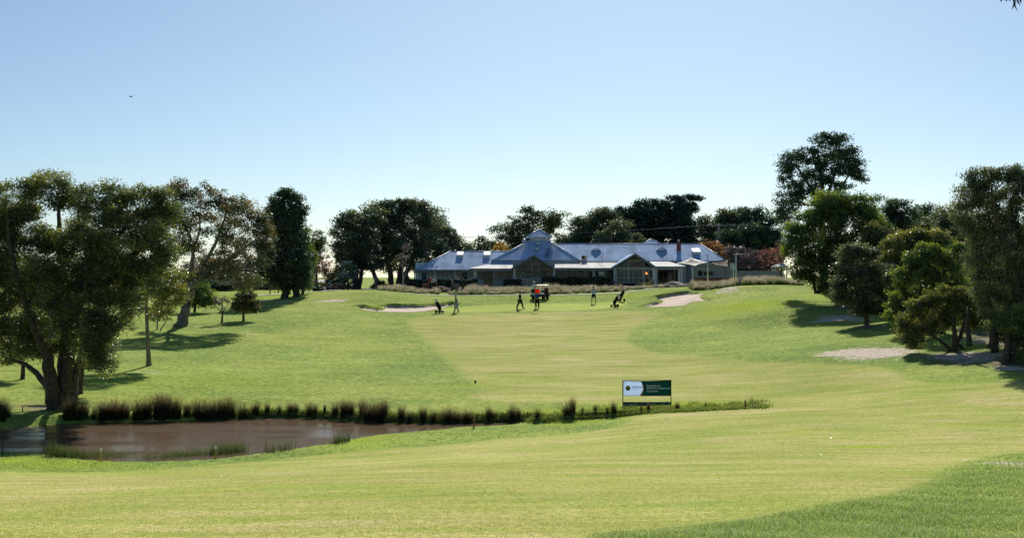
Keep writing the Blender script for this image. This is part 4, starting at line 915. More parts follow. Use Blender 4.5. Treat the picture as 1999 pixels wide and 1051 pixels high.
for px, py, w in ((1084,489,1.3),(1018,497,.9)):
    a = on_slope('P', px, py); mb = MB(); mb.tube([a, a+Vector((0,0,.9))], .025, 6)
    for q in range(3): mb.tube([a+Vector((-w/2,0,.5+.18*q)), a+Vector((w/2,0,.5+.18*q))], .018, 5)
    part(mb, "aerial", M['frame_pale'])
a = on_slope('R', 1176, 508); mb = MB(); mb.tube([a+Vector((0,0,-.1)), a+Vector((0,0,1.0))], .04, 8); part(mb, "vent_pipe", M['trim_grey'])

# walls
def wall(name, pts, m=None): 
    mb = MB()
    for (xa, ya), (xb, yb_), z0, z1 in pts:
        d = Vector((xb-xa, yb_-ya, 0)).normalized(); n = Vector((-d.y, d.x, 0))*.2
        mb.slab([Vector((xa,ya,z0)), Vector((xb,yb_,z0)), Vector((xb,yb_,z1)), Vector((xa,ya,z1))], n)
    return part(mb, name, m or M['wall'])
wall("wall", [((PX(811,175.5),175.5),(PX(930,175.5),175.5),ZB,zeL+.9), ((PX(811,175.5)+.0,183.6),(PX(811,175.5),175.72),ZB,zeL-.05)])
wall("wall", [((PX(930,175.8),175.8),(PX(1203,175.8),175.8),ZB,zeP-.1)], M['wall_clear'])
wall("wall", [((x0+.35,175.4),(x1-.35,175.4),PZ(518,175.4),zeP-.11), ((x0+.35,175.4+9.6),(x0+.35,175.62),PZ(518,175.4),zeP-.11), ((x1-.35,175.62),(x1-.35,185),PZ(518,175.4),zeP-.11)], M['wall_clear'])
wall("wall", [((PX(1203,177.6),177.6),(PX(1412,177.6),177.6),ZB,zeR-.11), ((PX(1412,177.6),177.82),(PX(1412,177.6),190),ZB,zeR-.11)], M['wall_clear'])
# awning roofs (pale lean-to over the verandah)
def awning(pts_front, pts_back, Yf, Yb, t=.07):
    a = [P(px, py, Yf) for px, py in pts_front]; b = [P(px, py, Yb) for px, py in pts_back]
    mb = MB(); mb.slab([a[0], a[1], b[1], b[0]], (0,0,-t)); return mb
aw1 = part(awning([(915,524.3),(1001,524.3)], [(958,514.5),(1001,514.5)], 171, 175.3), "awning_roof", M['awning'])
aw2 = part(awning([(1083,523.2),(1206,523.2)], [(1083,513.3),(1206,513.3)], 171, 175.3), "awning_roof", M['awning'])
aw3 = part(awning([(1279,520.2),(1339,520.2)], [(1268,510.9),(1305,510.9)], 171.5, 176.8), "awning_roof", M['awning'])
for aw, xa, xb, py, Y in ((aw1,915,1001,524.4,171),(aw2,1083,1206,523.3,171),(aw3,1279,1339,520.3,171.5)):
    mb = MB(); mb.box(PX(xa,Y)+.02, PX(xb,Y)-.02, Y-.05, Y+.05, PZ(py,Y)-.30, PZ(py,Y)-.072); part(mb, "fascia", M['trim_grey'], aw)
    mb = MB(); mb.tube([(PX(xa,Y),Y-.1,PZ(py,Y)-.05),(PX(xb,Y),Y-.1,PZ(py,Y)-.05)], .06, 8); part(mb, "gutter", M['gutter'], aw)
# soffit beam of left verandah and posts
mb = MB(); mb.box(PX(809,173),PX(925,173),172.95,173.1,zeL-.36,zeL-.15); part(mb, "verandah_beam", M['trim_grey'])
for px, Y, pyt in [(809.5,173,528),(848.9,173,528),(889.1,173,528),(926.3,171.4,526),(928.8,171.9,526),(1003,170.7,524),(1005.3,171.3,524),(1080.8,170.7,524),(1083.2,171.3,524),(1158.5,171.4,525),(1161,171.9,525),(1199.3,170.3,523),(1202.3,170.9,523),(1278.5,170.3,523),(1281.3,170.9,523),(1325.5,171.8,522),(1330.5,171.6,522)]:
    X = PX(px, Y); mb = MB(); mb.box(X-.07, X+.07, Y-.07, Y+.07, ZB, PZ(pyt,Y)); mb.box(X-.10, X+.10, Y-.10, Y+.10, ZB, ZB+.18); part(mb, "verandah_post", M['post_white'])
# entrance gables
def gable(pxl, pxr, pxc, pyf, pyp, Yf, Yb, name):
    L_, R_, T_ = P(pxl, pyf, Yf), P(pxr, pyf, Yf), P(pxc, pyp, Yf)
    mb = MB(); t = Vector((0, Yb-Yf, 0)); th = Vector((0,0,-.12))
    mb.slab([L_, T_, T_+th, L_+th], t); mb.slab([T_+Vector((.002,0,.001)), R_, R_+th, T_+Vector((.002,0,0))+th], t)
    g_ = part(mb, "gable_roof", M['roof'])
    bb = MB()
    for a, b in ((L_, T_), (T_, R_)): bb.slab([a+Vector((0,-.05,.03)), b+Vector((0,-.05,.03)), b+Vector((0,-.05,-.2)), a+Vector((0,-.05,-.2))], (0,-.05,0))
    part(bb, "barge_board", M['gutter'], g_)
    return L_, R_, T_, g_
gL = gable(996, 1086, 1041.7, 525.5, 497.7, 169.8, 178.5, 'a')
gR = gable(1193, 1284, 1239.8, 523.2, 494.8, 169.4, 180, 'b')
def frame_window(px0, px1, py0, py1, Y, nm=2, rail=None, fr=.07, fm=None, thick=.08):
    xa, xb, za, zb = PX(px0,Y), PX(px1,Y), PZ(py1,Y), PZ(py0,Y); mb = MB()
    mb.box(xa, xb, Y-thick, Y, zb-fr, zb); mb.box(xa, xb, Y-thick, Y, za, za+fr)
    for i in range(nm+1):
        x = xa + (xb-xa)*i/nm; x = min(max(x, xa+fr/2), xb-fr/2); mb.box(x-fr/2, x+fr/2, Y-thick+.004, Y+.001, za+fr*.9, zb-fr*.9)
    if rail: z = PZ(rail, Y); mb.box(xa+.01, xb-.01, Y-thick+.008, Y-.002, z-fr/2, z+fr/2)
    w = part(mb, "window", fm or M['frame_pale'])
    g = MB(); g.box(xa+.02, xb-.02, Y-.035, Y-.025, za+.02, zb-.02); part(g, "pane", M['glass'], w); return w
# left wing doors and windows
for px0, px1 in ((823.3,832),(902.7,911.5)):
    Y = 175.48; mb = MB(); mb.box(PX(px0,Y), PX(px1,Y), Y-.06, Y, ZB, PZ(533,Y)); dd = part(mb, "door", M['door_teal'])
    mb = MB(); mb.lathe((PX((px0+px1)/2,Y), Y-.075, PZ(537.5,Y)), [(.10,0),(.10,.012)], 14, 'Y'); part(mb, "door_sign", M['white_paint'], dd)
    mb = MB(); mb.ball((PX(px1-1.2,Y), Y-.1, ZB+1.0), .05); part(mb, "handle", M['zinc'], dd)
Yw = 175.78
frame_window(934, 943.7, 532, 546, Yw, 2, 540)
mb = MB(); mb.box(PX(946,Yw), PX(960,Yw), Yw-.05, Yw-.01, ZB, PZ(531,Yw)); dr = part(mb, "doorway", M['glass'])
mb = MB()
for px in (946.3, 953, 959.7): mb.box(PX(px,Yw)-.05, PX(px,Yw)+.05, Yw-.12, Yw-.052, ZB, PZ(531,Yw))
part(mb, "door_frame", M['timber'], dr)
frame_window(970, 999.5, 531, 543.5, Yw, 4)
mb = MB(); mb.box(PX(966,174.6), PX(1003,174.6), 174.5, 174.75, PZ(546.2,174.6), PZ(544.8,174.6)); part(mb, "counter_ledge", M['trim_grey'])
# central gable infill
Yg = 172.2
frame_window(1008, 1024.5, 532, 543.5, Yg, 2); frame_window(1026, 1036, 516, 543.5, Yg, 2, 531, .06, M['timber'])
frame_window(1037, 1053, 515, 543.5, Yg, 1, 530, .09); frame_window(1054, 1063, 517, 543.5, Yg, 2, 531, .06, M['timber']); frame_window(1067, 1080, 530, 543.5, Yg, 1)
mb = MB(); zt = PZ(529.5,Yg); mb.slab([P(1003,525.5,Yg+.02), P(1006,529.8,Yg+.02), P(1078,529.8,Yg+.02), P(1082,525.5,Yg+.02), P(1041.7,501,Yg+.02)][::-1], (0,.05,0)); part(mb, "gable_glazing", M['glass'])
mb = MB()
for a, b, w in (((1006,530.5),(1079,530.5),.12),((1012,521),(1072,521),.10),((1041.7,500),(1041.7,521),.09),((1024,512),(1024,530),.07),((1059,512),(1059,530),.07)):
    p, q = P(a[0],a[1],Yg-.1), P(b[0],b[1],Yg-.1); 
    if abs(a[1]-b[1]) < 1: mb.box(p.x, q.x, Yg-.14, Yg-.09, p.z-w/2, p.z+w/2)
    else: mb.box(p.x-w/2, p.x+w/2, Yg-.138, Yg-.092, q.z, p.z)
part(mb, "gable_truss", M['timber'])
mb = MB(); mb.box(PX(1003,Yg),PX(1083,Yg),Yg+.03,Yg+.2,ZB,PZ(543.6,Yg)); part(mb, "wall", M['wall_clear'])
mb = MB(); mb.box(PX(1016,170.6),PX(1058,170.6),170.6,170.85,ZB-.2,PZ(546,170.6)); mb.box(PX(1015,170.6),PX(1059,170.6),170.5,170.95,PZ(546,170.6)+.002,PZ(545,170.6)); part(mb, "plinth_wall", M['beige'])
# right of the central gable
frame_window(1086, 1111, 529, 543, Yw, 3, None, .05, M['timber']); frame_window(1113, 1134, 529, 543, Yw, 2, None, .05, M['timber'])
frame_window(1137, 1156, 529, 542, Yw, 2, None, .05, M['timber']); frame_window(1163, 1196, 528, 543, Yw, 3, None, .06, M['timber'])
mb = MB(); mb.box(PX(1168.5,171.2),PX(1178.8,171.2),171.2,171.25,PZ(537.6,171.2),PZ(530.7,171.2)); part(mb, "notice_board", M['sail_white'])
mb = MB(); mb.box(PX(1116,Yw-.2),PX(1123,Yw-.2),Yw-.2,Yw-.15,PZ(543.5,Yw),PZ(536.5,Yw)); part(mb, "poster", M['frame_pale'])
# right gable glazing
Yg = 172.0
for a, b in ((1204.5,1218),(1219,1225),(1227.5,1236),(1237,1246),(1248,1255),(1257.5,1276)):
    frame_window(a, b, 527.5, 553, Yg, 1 if b-a < 12 else 2, 542.7, .07)
mb = MB(); mb.slab([P(1203,523.5,Yg+.02), P(1205,526.9,Yg+.02), P(1276,526.9,Yg+.02), P(1278,523.5,Yg+.02), P(1239.8,499,Yg+.02)][::-1], (0,.05,0)); part(mb, "gable_glazing", M['glass'])
mb = MB()
for a, b, w in (((1203,524.3),(1277,524.3),.26),((1226.4,505),(1226.4,553),.12),((1256.2,506),(1256.2,553),.12),((1203,527),(1203,553),.12),((1277,527),(1277,553),.12),((1228,509),(1255,509),.16)):
    p, q = P(a[0],a[1],Yg-.12), P(b[0],b[1],Yg-.12)
    if abs(a[1]-b[1]) < 1: mb.box(p.x, q.x, Yg-.2, Yg-.13, p.z-w/2, p.z+w/2)
    else: mb.box(p.x-w/2, p.x+w/2, Yg-.195, Yg-.133, q.z, p.z)
part(mb, "gable_truss", M['frame_pale'])
mb = MB(); mb.slab([P(1226.4,508,Yg-.22), P(1256.2,508,Yg-.22), P(1239.8,500,Yg-.22)][::-1], (0,.06,0)); part(mb, "gable_panel", M['timber'])
mb = MB(); mb.box(PX(1238,Yg-.3),PX(1247.5,Yg-.3),Yg-.34,Yg-.3,PZ(519,Yg),PZ(515.5,Yg)); part(mb, "gable_sign", M['rock_red'])
mb = MB(); mb.box(PX(1196,169.5),PX(1286,169.5),169.4,176,ZB-.55,ZB-.06)
mb.box(PX(1205,169),PX(1277,169),169.0,169.39,ZB-.55,ZB-.22); part(mb, "deck_steps", M['brick_red'])
mb = MB(); mb.box(PX(1206,Yg),PX(1276,Yg),Yg+.08,Yg+.2,ZB,PZ(527,Yg)); part(mb, "inner_wall", M['dark_metal'])
mb = MB(); mb.ball(P(1262,534,Yg-.2), .14, 2, (1,.5,1.2)); glowm, nt, out = mat('glow_orange'); em = nt.nodes.new("ShaderNodeEmission"); em.inputs[0].default_value = (1,.35,.12,1); em.inputs[1].default_value = 1.0; nt.links.new(em.outputs[0], out.inputs[0]); part(mb, "orange_glow", glowm)  # small emissive orange ball just in front of the right gable's glazing
# right bay with dark recess, then grey rendered wing
frame_window(1285, 1323, 527, 552, 177.58, 4, 543, .06, M['timber'])
xa, xb = PX(1353,171), PX(1430,171)
wall("wall", [((xa,171),(xb,171),ZB-.2,PZ(519,171)), ((xb,171.22),(xb,177),ZB-.2,PZ(519,171)), ((xa,177.5),(xa,171.22),ZB-.2,PZ(519,171))], M['fence_grey'])
frame_window(1363, 1370.5, 529, 538.5, 170.98, 1, None, .04, M['dark_metal']); frame_window(1374, 1391.5, 530.5, 538, 170.98, 2, None, .04, M['dark_metal'])
mb = MB(); mb.box(xa-.1, xb+.1, 170.9, 171.0, ZB-.2, PZ(543,171)); part(mb, "base_band", M['brick_red'])
for px0, px1 in ((1371,1385),): 
    mb = MB(); mb.box(PX(px0,170.9),PX(px1,170.9),170.75,170.97,PZ(525.2,171),PZ(524.2,171)); part(mb, "ledge", M['frame_pale'])
mb = MB(); mb.box(PX(1351,171),PX(1432,171),170.7,177.3,PZ(519,171)+.002,PZ(519,171)+.12); part(mb, "flat_roof", M['gutter'])
mb = MB(); mb.box(PX(1426,170),PX(1434,170),169.9,170.9,PZ(527,170),PZ(514,170)); 
part(mb, "meter_box", M['frame_pale'])

# shade sails
def sail(name, corners, m, label, sag=.5):
    a, b, c, d = corners; n = 8; mb = MB(); V = {}
    for i in range(n+1):
        for j in range(n+1):
            u, v = i/n, j/n; pu = u + (0.5-u)*0.22*math.sin(math.pi*v); pv = v + (0.5-v)*0.22*math.sin(math.pi*u)
            p = (a*(1-pu)+b*pu)*(1-pv) + (d*(1-pu)+c*pu)*pv; p = p + Vector((0,0,-sag*math.sin(math.pi*u)*math.sin(math.pi*v)*.5)); V[i,j] = mb.bm.verts.new(p)
    for i in range(n):
        for j in range(n): mb.bm.faces.new((V[i,j],V[i+1,j],V[i+1,j+1],V[i,j+1])).smooth = True
    g = bmesh.ops.solidify(mb.bm, geom=mb.bm.faces[:], thickness=0.015)
    return tag(mb.build(name, m), label, "shade sail")
sail("shade_sail", [P(1349,502.5,168), P(1384,512.5,166), P(1357,519.5,164), P(1320,514,167)], M['sail_white'], "white shade sail stretched between poles over the outdoor table", .4)
sail("shade_sail", [P(1381,513,166), P(1429,501.5,168), P(1425.5,523,163.5), P(1395,517.5,164)], M['sail_brown'], "dark brown shade sail in front of the grey wall", .5)
def pole(px, pyb, pyt, Y, r, label, name="sail_pole", cat="pole", m=None, lean=0, arm=None):
    x = PX(px, Y); z0 = gz1(x, Y)-.1 if pyb is None else gz1(x, Y)-.1; mb = MB()
    top = P(px+lean, pyt, Y); mb.tube([(x, Y, z0), top], [r, r*.8], 10); mb.tube([(x, Y, z0), (x, Y, z0+.12)], [r*1.8, r*1.8], 10)
    if arm: mb.tube([(PX(arm[0],Y),Y,top.z-.02),(PX(arm[1],Y),Y,top.z-.02)], .03, 6)
    return tag(mb.build(name, m or M['post_white']), label, cat)
pole(1276.5, 554, 524, 165, .09, "short leaning white pole before the right gable's glazing", lean=-1.6)
pole(1353, 552, 501, 168.2, .08, "slightly leaning pole holding the white sail's raised corner", lean=-2.5)
pole(1381.5, 545, 495, 166, .08, "slim white pole where the white and brown sails meet")
pole(1431.8, 545, 518, 163.5, .08, "shorter white pole under the brown sail, beside the tall crossbar pole")
pole(1436.6, 545, 496, 163, .10, "tall white pole with thin crossbar at the grey fence's left end", "crossbar_pole", arm=(1430,1457))
pole(689, 565, 520, 176, .06, "thin grey light pole rising before the leftmost fig", "light_pole", m=M['trim_grey'])
pole(734, 566, 535, 170, .07, "thin pale pole on the rise left of the birch", "light_pole", m=M['trim_grey'])
# fence, pavilion
mb = MB(); Yf = 172; fx0, fx1 = PX(1437,Yf), PX(1521,Yf); zt = PZ(529,Yf)
fe = empty("panel_fence", (fx0, Yf, ZB), 0, "grey solid panel fence running right from the clubhouse", "fence")
for i in range(5):
    a, b = fx0+(fx1-fx0)*i/5, fx0+(fx1-fx0)*(i+1)/5; mb = MB(); mb.box(a+.06, b-.06, Yf-.03, Yf+.03, ZB-.6, zt-.03*(i%2)); mb.build("panel", M['fence_grey'], fe, True)
for i in range(6):
    a = fx0+(fx1-fx0)*i/5; mb = MB(); mb.box(a-.05, a+.05, Yf-.06, Yf+.06, ZB-.6, zt+.05); mb.build("post", M['trim_grey'], fe, True)
pv = empty("gazebo", (PX(1522,185),185,ZB), 0, "small white-roofed gazebo behind the fence's right end", "gazebo")
mb, _k = hip_roof(PX(1509,185),PX(1537,185),184,187,PZ(521,185),PX(1523,186),PX(1525,186),185.5,PZ(513,186)); mb.build("roof", M['sail_white'], pv, True)
for px in (1512,1534):
    for Y in (184.3,186.7): mb = MB(); mb.box(PX(px,185)-.07,PX(px,185)+.07,Y-.07,Y+.07,ZB-.4,PZ(521.2,185)); mb.build("post", M['post_white'], pv, True)
mb = MB(); mb.box(PX(1513,185),PX(1533,185),186.5,186.6,ZB-.4,PZ(535,185)); mb.build("back_wall", M['post_white'], pv, True)
for px, w, lab in ((622,14,"small white-roofed shed left behind the brick planters"),(647,11,"narrower white-roofed shed just right of the other shed")):
    Y = 190; sh = empty("garden_shed", (PX(px,Y),Y,ZB), 0, lab, "shed"); mb, _k = hip_roof(PX(px-w,Y),PX(px+w,Y),Y-1.2,Y+1.5,PZ(551,Y),PX(px-w*.8,Y),PX(px+w*.8,Y),Y,PZ(545.5,Y)); mb.build("roof", M['white_paint'], sh, True)
    mb = MB(); mb.box(PX(px-w*.9,Y),PX(px+w*.9,Y),Y-.9,Y+1.2,ZB-.5,PZ(551,Y)-.12); mb.build("wall", M['beige'], sh, True)

# hedges: clipped leafy boxes
def hedge(x0, x1, y0, y1, z0, z1, lm, label, seed=3, n=None, name="box_hedge"):
    global rng; rng = np.random.default_rng(seed)
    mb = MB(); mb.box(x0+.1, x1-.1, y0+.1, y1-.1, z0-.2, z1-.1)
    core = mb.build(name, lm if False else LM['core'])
    n = n or int(420*((x1-x0)*(z1-z0)+(x1-x0)*(y1-y0)))
    f = rng.integers(0, 4, n); C = np.stack([rng.uniform(x0, x1, n), rng.uniform(y0, y1, n), rng.uniform(z0, z1, n)], 1)
    C[f <= 1, 1] = y0 + rng.normal(0, .05, (f <= 1).sum()); C[f == 2, 2] = z1 + rng.normal(0, .04, (f == 2).sum())
    s_ = f == 3; C[s_, 0] = np.where(rng.random(s_.sum()) < .5, x0, x1) + rng.normal(0, .04, s_.sum())
    C[:, 1] += 0.12*np.sin(C[:, 0]*2.1+seed); C[:, 2] += 0.05*np.sin(C[:, 0]*1.3)*(C[:, 2] > z1-.2)
    V, Q = cards(C, .20, .11, .1); T = np.repeat(np.clip(rng.normal(.45, .2, n), 0, 1), 4)
    link("foliage", np_mesh("foliage", V, Q, {"tint": T}), lm, core)
    return tag(core, label, "hedge")
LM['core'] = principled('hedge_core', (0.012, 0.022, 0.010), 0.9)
hedge(PX(799,170.5),PX(930,170.5),170.0,171.8,ZB-.3,PZ(547,170.5),LM['dark'],"dark clipped hedge along the left wing of the clubhouse",3)
hedge(PX(984,170),PX(1016,170),169.6,170.6,ZB-.4,PZ(547.5,170),LM['dark'],"short dark hedge left of the beige plinth wall",4)
hedge(PX(1060,169.8),PX(1193,169.8),169.2,170.9,ZB-.5,PZ(542.5,169.8),LM['dark'],"long dark clipped hedge between the two entrance gables",5)
hedge(PX(612,160),PX(630,160),159.5,161,gz1(PX(620,160),160)-.1,PZ(563,160),LM['dark'],"dark green clipped cube hedge beside the pale path",6)
hedge(PX(497,176),PX(660,176),175.4,176.6,ZB-.4,PZ(558,176),LM['dark'],"long low dark hedge behind the sunny lawn on the left",7,4000)
hedge(PX(640,180),PX(700,180),179,180.4,ZB-.4,PZ(557.5,180),LM['mid'],"lighter low hedge behind the brick planters",8,1800)
def gy_px(px, Y): return HY + (CAMZ - gz1(PX(px, Y), Y))*F/Y
for (x, w, h, Y, lab, lm) in ((1194,6,16,168.6,"reddish-brown shrub at the right end of the long hedge",'rust'),(1252,10,9,163,"low green shrub beside the deck steps",'mid'),(1266,8,11,162,"bright green shrub by the stone post",'bright'),(1284,7,8,161,"small green shrub before the pale boulder",'bright'),(1216,8,7,161,"small dark tuft shrub left of the deck steps",'dark')):
    b = gy_px(x, Y); tree("garden_shrub", lab, "shrub", Y, (x, b), [(x-w*.3,b-h*.5,w*.7,h*.5),(x+w*.3,b-h*.45,w*.7,h*.5)], LM[lm], BD, seed=90+int(x)%9, tr=.05, rs=.35, dens=1.2, twigs=2, depth=1.0)

# ------------------------------------------------------------------ grasses, reeds
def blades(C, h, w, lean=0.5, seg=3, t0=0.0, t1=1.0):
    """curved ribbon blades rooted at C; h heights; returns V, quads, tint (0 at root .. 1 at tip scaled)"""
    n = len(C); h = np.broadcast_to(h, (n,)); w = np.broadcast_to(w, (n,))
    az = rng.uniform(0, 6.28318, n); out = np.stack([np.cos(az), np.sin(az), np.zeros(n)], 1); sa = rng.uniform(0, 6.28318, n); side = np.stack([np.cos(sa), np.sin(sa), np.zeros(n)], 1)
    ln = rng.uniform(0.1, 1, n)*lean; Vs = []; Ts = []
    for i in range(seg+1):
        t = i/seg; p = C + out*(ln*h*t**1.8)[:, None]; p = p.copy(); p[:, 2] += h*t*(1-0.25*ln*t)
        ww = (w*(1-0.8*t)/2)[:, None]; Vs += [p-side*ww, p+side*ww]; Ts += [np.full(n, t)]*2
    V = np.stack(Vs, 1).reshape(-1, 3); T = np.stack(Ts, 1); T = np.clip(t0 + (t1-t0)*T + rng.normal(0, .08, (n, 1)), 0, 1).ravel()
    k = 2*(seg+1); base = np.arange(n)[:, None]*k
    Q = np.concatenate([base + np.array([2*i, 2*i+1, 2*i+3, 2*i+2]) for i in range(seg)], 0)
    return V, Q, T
# rush tussocks on the far bank: three prototypes, copied one by one
def tussock_mesh(seed, n=260, lean=.55, w=.022):
    global rng; rng = np.random.default_rng(seed)
    a = rng.uniform(0, 6.28, n); r = rng.uniform(0, 1, n)**.7*.26
    C = np.stack([np.cos(a)*r, np.sin(a)*r, np.zeros(n)-.08], 1)
    V, Q, T = blades(C, rng.uniform(.55, 1.12, n), w, lean)
    return np_mesh("rush_tussock", V, Q, {"tint": T})
tus = [tussock_mesh(i, 300 if i != 2 else 200, (.5,.9,.65,1.1)[i]) for i in range(4)]
for t_ in tus: t_.materials.append(LM['reed'])
GT = "dark rush tussocks along the far bank of the pond"
tuss = []
for px in list(range(140, 480, 15)): tuss.append((px + random.uniform(-7, 7), 822 - (px-138)*0.012 + random.uniform(-6, 1), random.uniform(26, 48), random.uniform(.9, 1.35), 'a'))
for px, py, h, w in [(500,811,30,1),(522,812,30,.9),(545,812,26,.8),(567,808,28,1.0),(578,810,22,.8),(605,813,34,1.0),(615,813,28,.9),(634,808,20,.6),(655,814,34,1.1),(672,816,36,1.1),(685,812,34,.9),(708,810,36,1),(722,822,42,1.2),(740,823,44,1.3),(750,816,36,.8),(784,824,32,.9),(800,826,22,1.0),(826,825,34,.9),(846,826,24,1.1),(875,826,38,1.2),(892,827,32,1.1),(912,826,30,1.2),(955,824,30,.95),(962,822,24,.7),(1000,823,36,1.0),(1012,820,26,.7),(1049,820,30,.8),(1108,815,38,1.2),(1118,812,34,.9),(1137,811,18,.7),(1162,809,22,.9),(1186,810,20,.7),(1198,809,26,.8),(1252,805,16,.7),(1266,804,18,.8),(1322,803,18,1.1),(1346,800,9,.7),(1378,799,14,.8),(1396,799,12,.6)]:
    tuss.append((px, py, h, w, 'b'))
tuss.append((2, 822, 44, 1.3, 'c')); tuss.append((12, 818, 38, 1.1, 'c'))
ORD = ["first","second","third","fourth","fifth","sixth","seventh","eighth","ninth","tenth","eleventh","twelfth","thirteenth","fourteenth","fifteenth","sixteenth","seventeenth","eighteenth","nineteenth","twentieth"]
def ordn(i):
    if i < 20: return ORD[i]
    return ("twenty-" + ORD[i-20]) if i < 29 else ("thirtieth" if i == 29 else ("thirty-" + ORD[i-30] if i < 39 else "forty-" + ORD[i-40]))
cnt = {'a': 0, 'b': 0, 'c': 0}
for k_, (px, py, h, w, g_) in enumerate(tuss):
    p = ground_at(px, py-1); me = tus[random.randrange(4)]
    o = bpy.data.objects.new("rush_tussock", me); col.objects.link(o)
    sc_ = h/F*p.y/0.95; o.location = (p.x, p.y, p.z); o.rotation_euler = (0, 0, random.uniform(0, 6.28)); wv_ = (.95 if g_ == 'a' else .72)*random.uniform(.8, 1.15); o.scale = (sc_*w*wv_, sc_*w*wv_, sc_*random.uniform(.85, 1.12))
    i = cnt[g_]; cnt[g_] += 1
    size = "tall" if h > 35 else ("small" if h < 24 else "dark")
    if g_ == 'a': lab = f"brown rush tussock in the dense far-bank row, {ordn(i)} right of the big gum's trunk"
    elif g_ == 'b':
        lab = f"{size} separate rush tussock on the far bank, {ordn(i)} right of the dense row" if px < 1205 else f"{size} low rush tussock around the banner's foot, {ordn(i-33)} from the left"
    else: lab = "tall dark rush tussock at the photo's left edge" if i == 0 else "lower dark rush tussock just right of the left-edge one"
    tag(o, lab, "rush tussock", GT)
def blade_field(name, label, cat, pts, h, w, lm, seed, t0=0, t1=1, lean=.4, seg=3, kind="stuff"):
    global rng; rng = np.random.default_rng(seed)
    V, Q, T = blades(pts, h, w, lean, seg, t0, t1)
    return tag(link(name, np_mesh(name, V, Q, {"tint": T}), lm), label, cat, None, kind)
def clumps_px(spec, n, spread, seed, zf=None):
    global rng; rng = np.random.default_rng(seed); out = []
    for px, py, wpx, dens_ in spec:
        c = ground_at_base(px, py, gz) if zf is None else zf(px, py); m = int(n*dens_)
        x = c.x + rng.normal(0, wpx/F*c.y/2, m); y = c.y + rng.normal(0, spread, m)
        out.append(np.stack([x, y, np.zeros(m)], 1))
    P_ = np.concatenate(out); P_[:, 2] = np.maximum(gz(P_[:, 0], P_[:, 1]), ZW-.3) - .03
    return P_
# green reeds standing in the water along the near edge
sp = [(x, 893-(abs(x-180)*.01), 22, 1.0) for x in range(108, 255, 15)] + [(x, 895, 18, .8) for x in range(282, 330, 14)] + [(x, 893-(x-330)*.075, 18, 1.2) for x in range(336, 480, 12)] + [(535, 884, 26, .6), (560, 880, 16, .3), (660, 866, 12, .7), (675, 865, 10, .4)]
def near_edge(px, py):
    v = ground_at_base(px, py, gz); d = (CAMZ-ZW)*F/(py-HY); return Vector(((px-CX)/F*d, d, ZW))
pts = clumps_px(sp, 150, .35, 5, near_edge)
blade_field("reeds", "green reeds standing in shallow water along the pond's near edge", "reeds", pts, np.random.default_rng(1).uniform(.25, .72, len(pts))*np.where((pts[:,0]>PX(390,51))&(pts[:,0]<PX(500,51)),1.15,.85), .02, LM['wetreed'], 6, lean=.3)
# weeds along the far bank
rngw = np.random.default_rng(9)
pw = []
for _ in range(1100):
    px = rngw.uniform(480, 1495); fy_ = np.interp(px, [480,700,900,1030,1200,1480],[817,824,828,825,812,799]); v = ground_at(px, fy_ - abs(rngw.normal(0, 6))); pw.append((v.x, v.y))
pw = np.array(pw); pw = np.repeat(pw, 24, 0) + rngw.normal(0, .16, (len(pw)*24, 2)); pw = pw[sdf(pond, pw[:,0], pw[:,1]) > 0.0]
pts = np.stack([pw[:,0], pw[:,1], gz(pw[:,0], pw[:,1])-.02], 1)
LM['weed'] = leaf_mat('bank_weed', [(0.0, (0.05, 0.09, 0.016)), (0.5, (0.125, 0.175, 0.035)), (1.0, (0.25, 0.27, 0.08))], trans=.45)
blade_field("bank_weeds", "bright green low weeds along the far bank of the pond", "weeds", pts, rngw.uniform(.06, .22, len(pts)), .035, LM['weed'], 7, lean=.9, seg=2)
# plume grass beds in front of the clubhouse
def bed(name, label, outline_xy, n_cl, hmin, hmax, seed, blades_n=46, w=.045):
    global rng; rng = np.random.default_rng(seed); poly = np.array(outline_xy); lo, hi = poly.min(0), poly.max(0); cl = []
    while len(cl) < n_cl:
        q = rng.uniform(lo, hi, (400, 2)); s_ = sdf(poly, q[:,0], q[:,1]); cl += list(q[s_ < 0])
    cl = np.array(cl[:n_cl]); hh = rng.uniform(hmin, hmax, n_cl)*(.82+.22*np.sin(cl[:,0]*1.1)*np.sin(cl[:,0]*.37+seed))
    front = np.clip((cl[:,1]-lo[1])/(hi[1]-lo[1]), 0, 1); hh = hh*(0.75+.35*front)
    c = np.repeat(cl, blades_n, 0) + rng.normal(0, .13, (n_cl*blades_n, 2)); H = np.repeat(hh, blades_n)*rng.uniform(.55, 1.1, len(c))
    pk = np.repeat(rng.uniform(-.25, .15, n_cl), blades_n)
    pts = np.stack([c[:,0], c[:,1], gz(c[:,0], c[:,1])-.03], 1)
    V, Q, T = blades(pts, H, w, .55, 3); T = np.clip(T*1.05 + np.repeat(pk, 8)*1.5, 0, 1)
    return tag(link(name, np_mesh(name, V, Q, {"tint": T}), LM['plume']), label, "ornamental grass", None, "stuff")
def XY(px, Y): return (PX(px, Y), Y)
bed("plume_grass_bed", "beige and green plume grasses running left of the rocks to the verandah corner", [XY(742,150.3),XY(800,151.2),XY(855,152.2),XY(858,157),XY(800,158.5),XY(760,160),XY(735,158)], 190, .45, .88, 21)
bed("plume_grass_bed", "long pinkish plume grass bed in front of the cupola, left of the steps", [XY(878,152.6),XY(950,152.5),XY(1040,152.4),XY(1120,152.8),XY(1205,154),XY(1212,159),XY(1120,163),XY(1000,163.5),XY(905,163),XY(893,157)], 900, .42, .9, 22)
bed("plume_grass_bed", "low plume grass strip around the boulders below the deck steps", [XY(1205,154),XY(1250,155),XY(1300,157),XY(1345,158),XY(1345,161),XY(1290,162),XY(1230,158.6)], 120, .3, .6, 23)
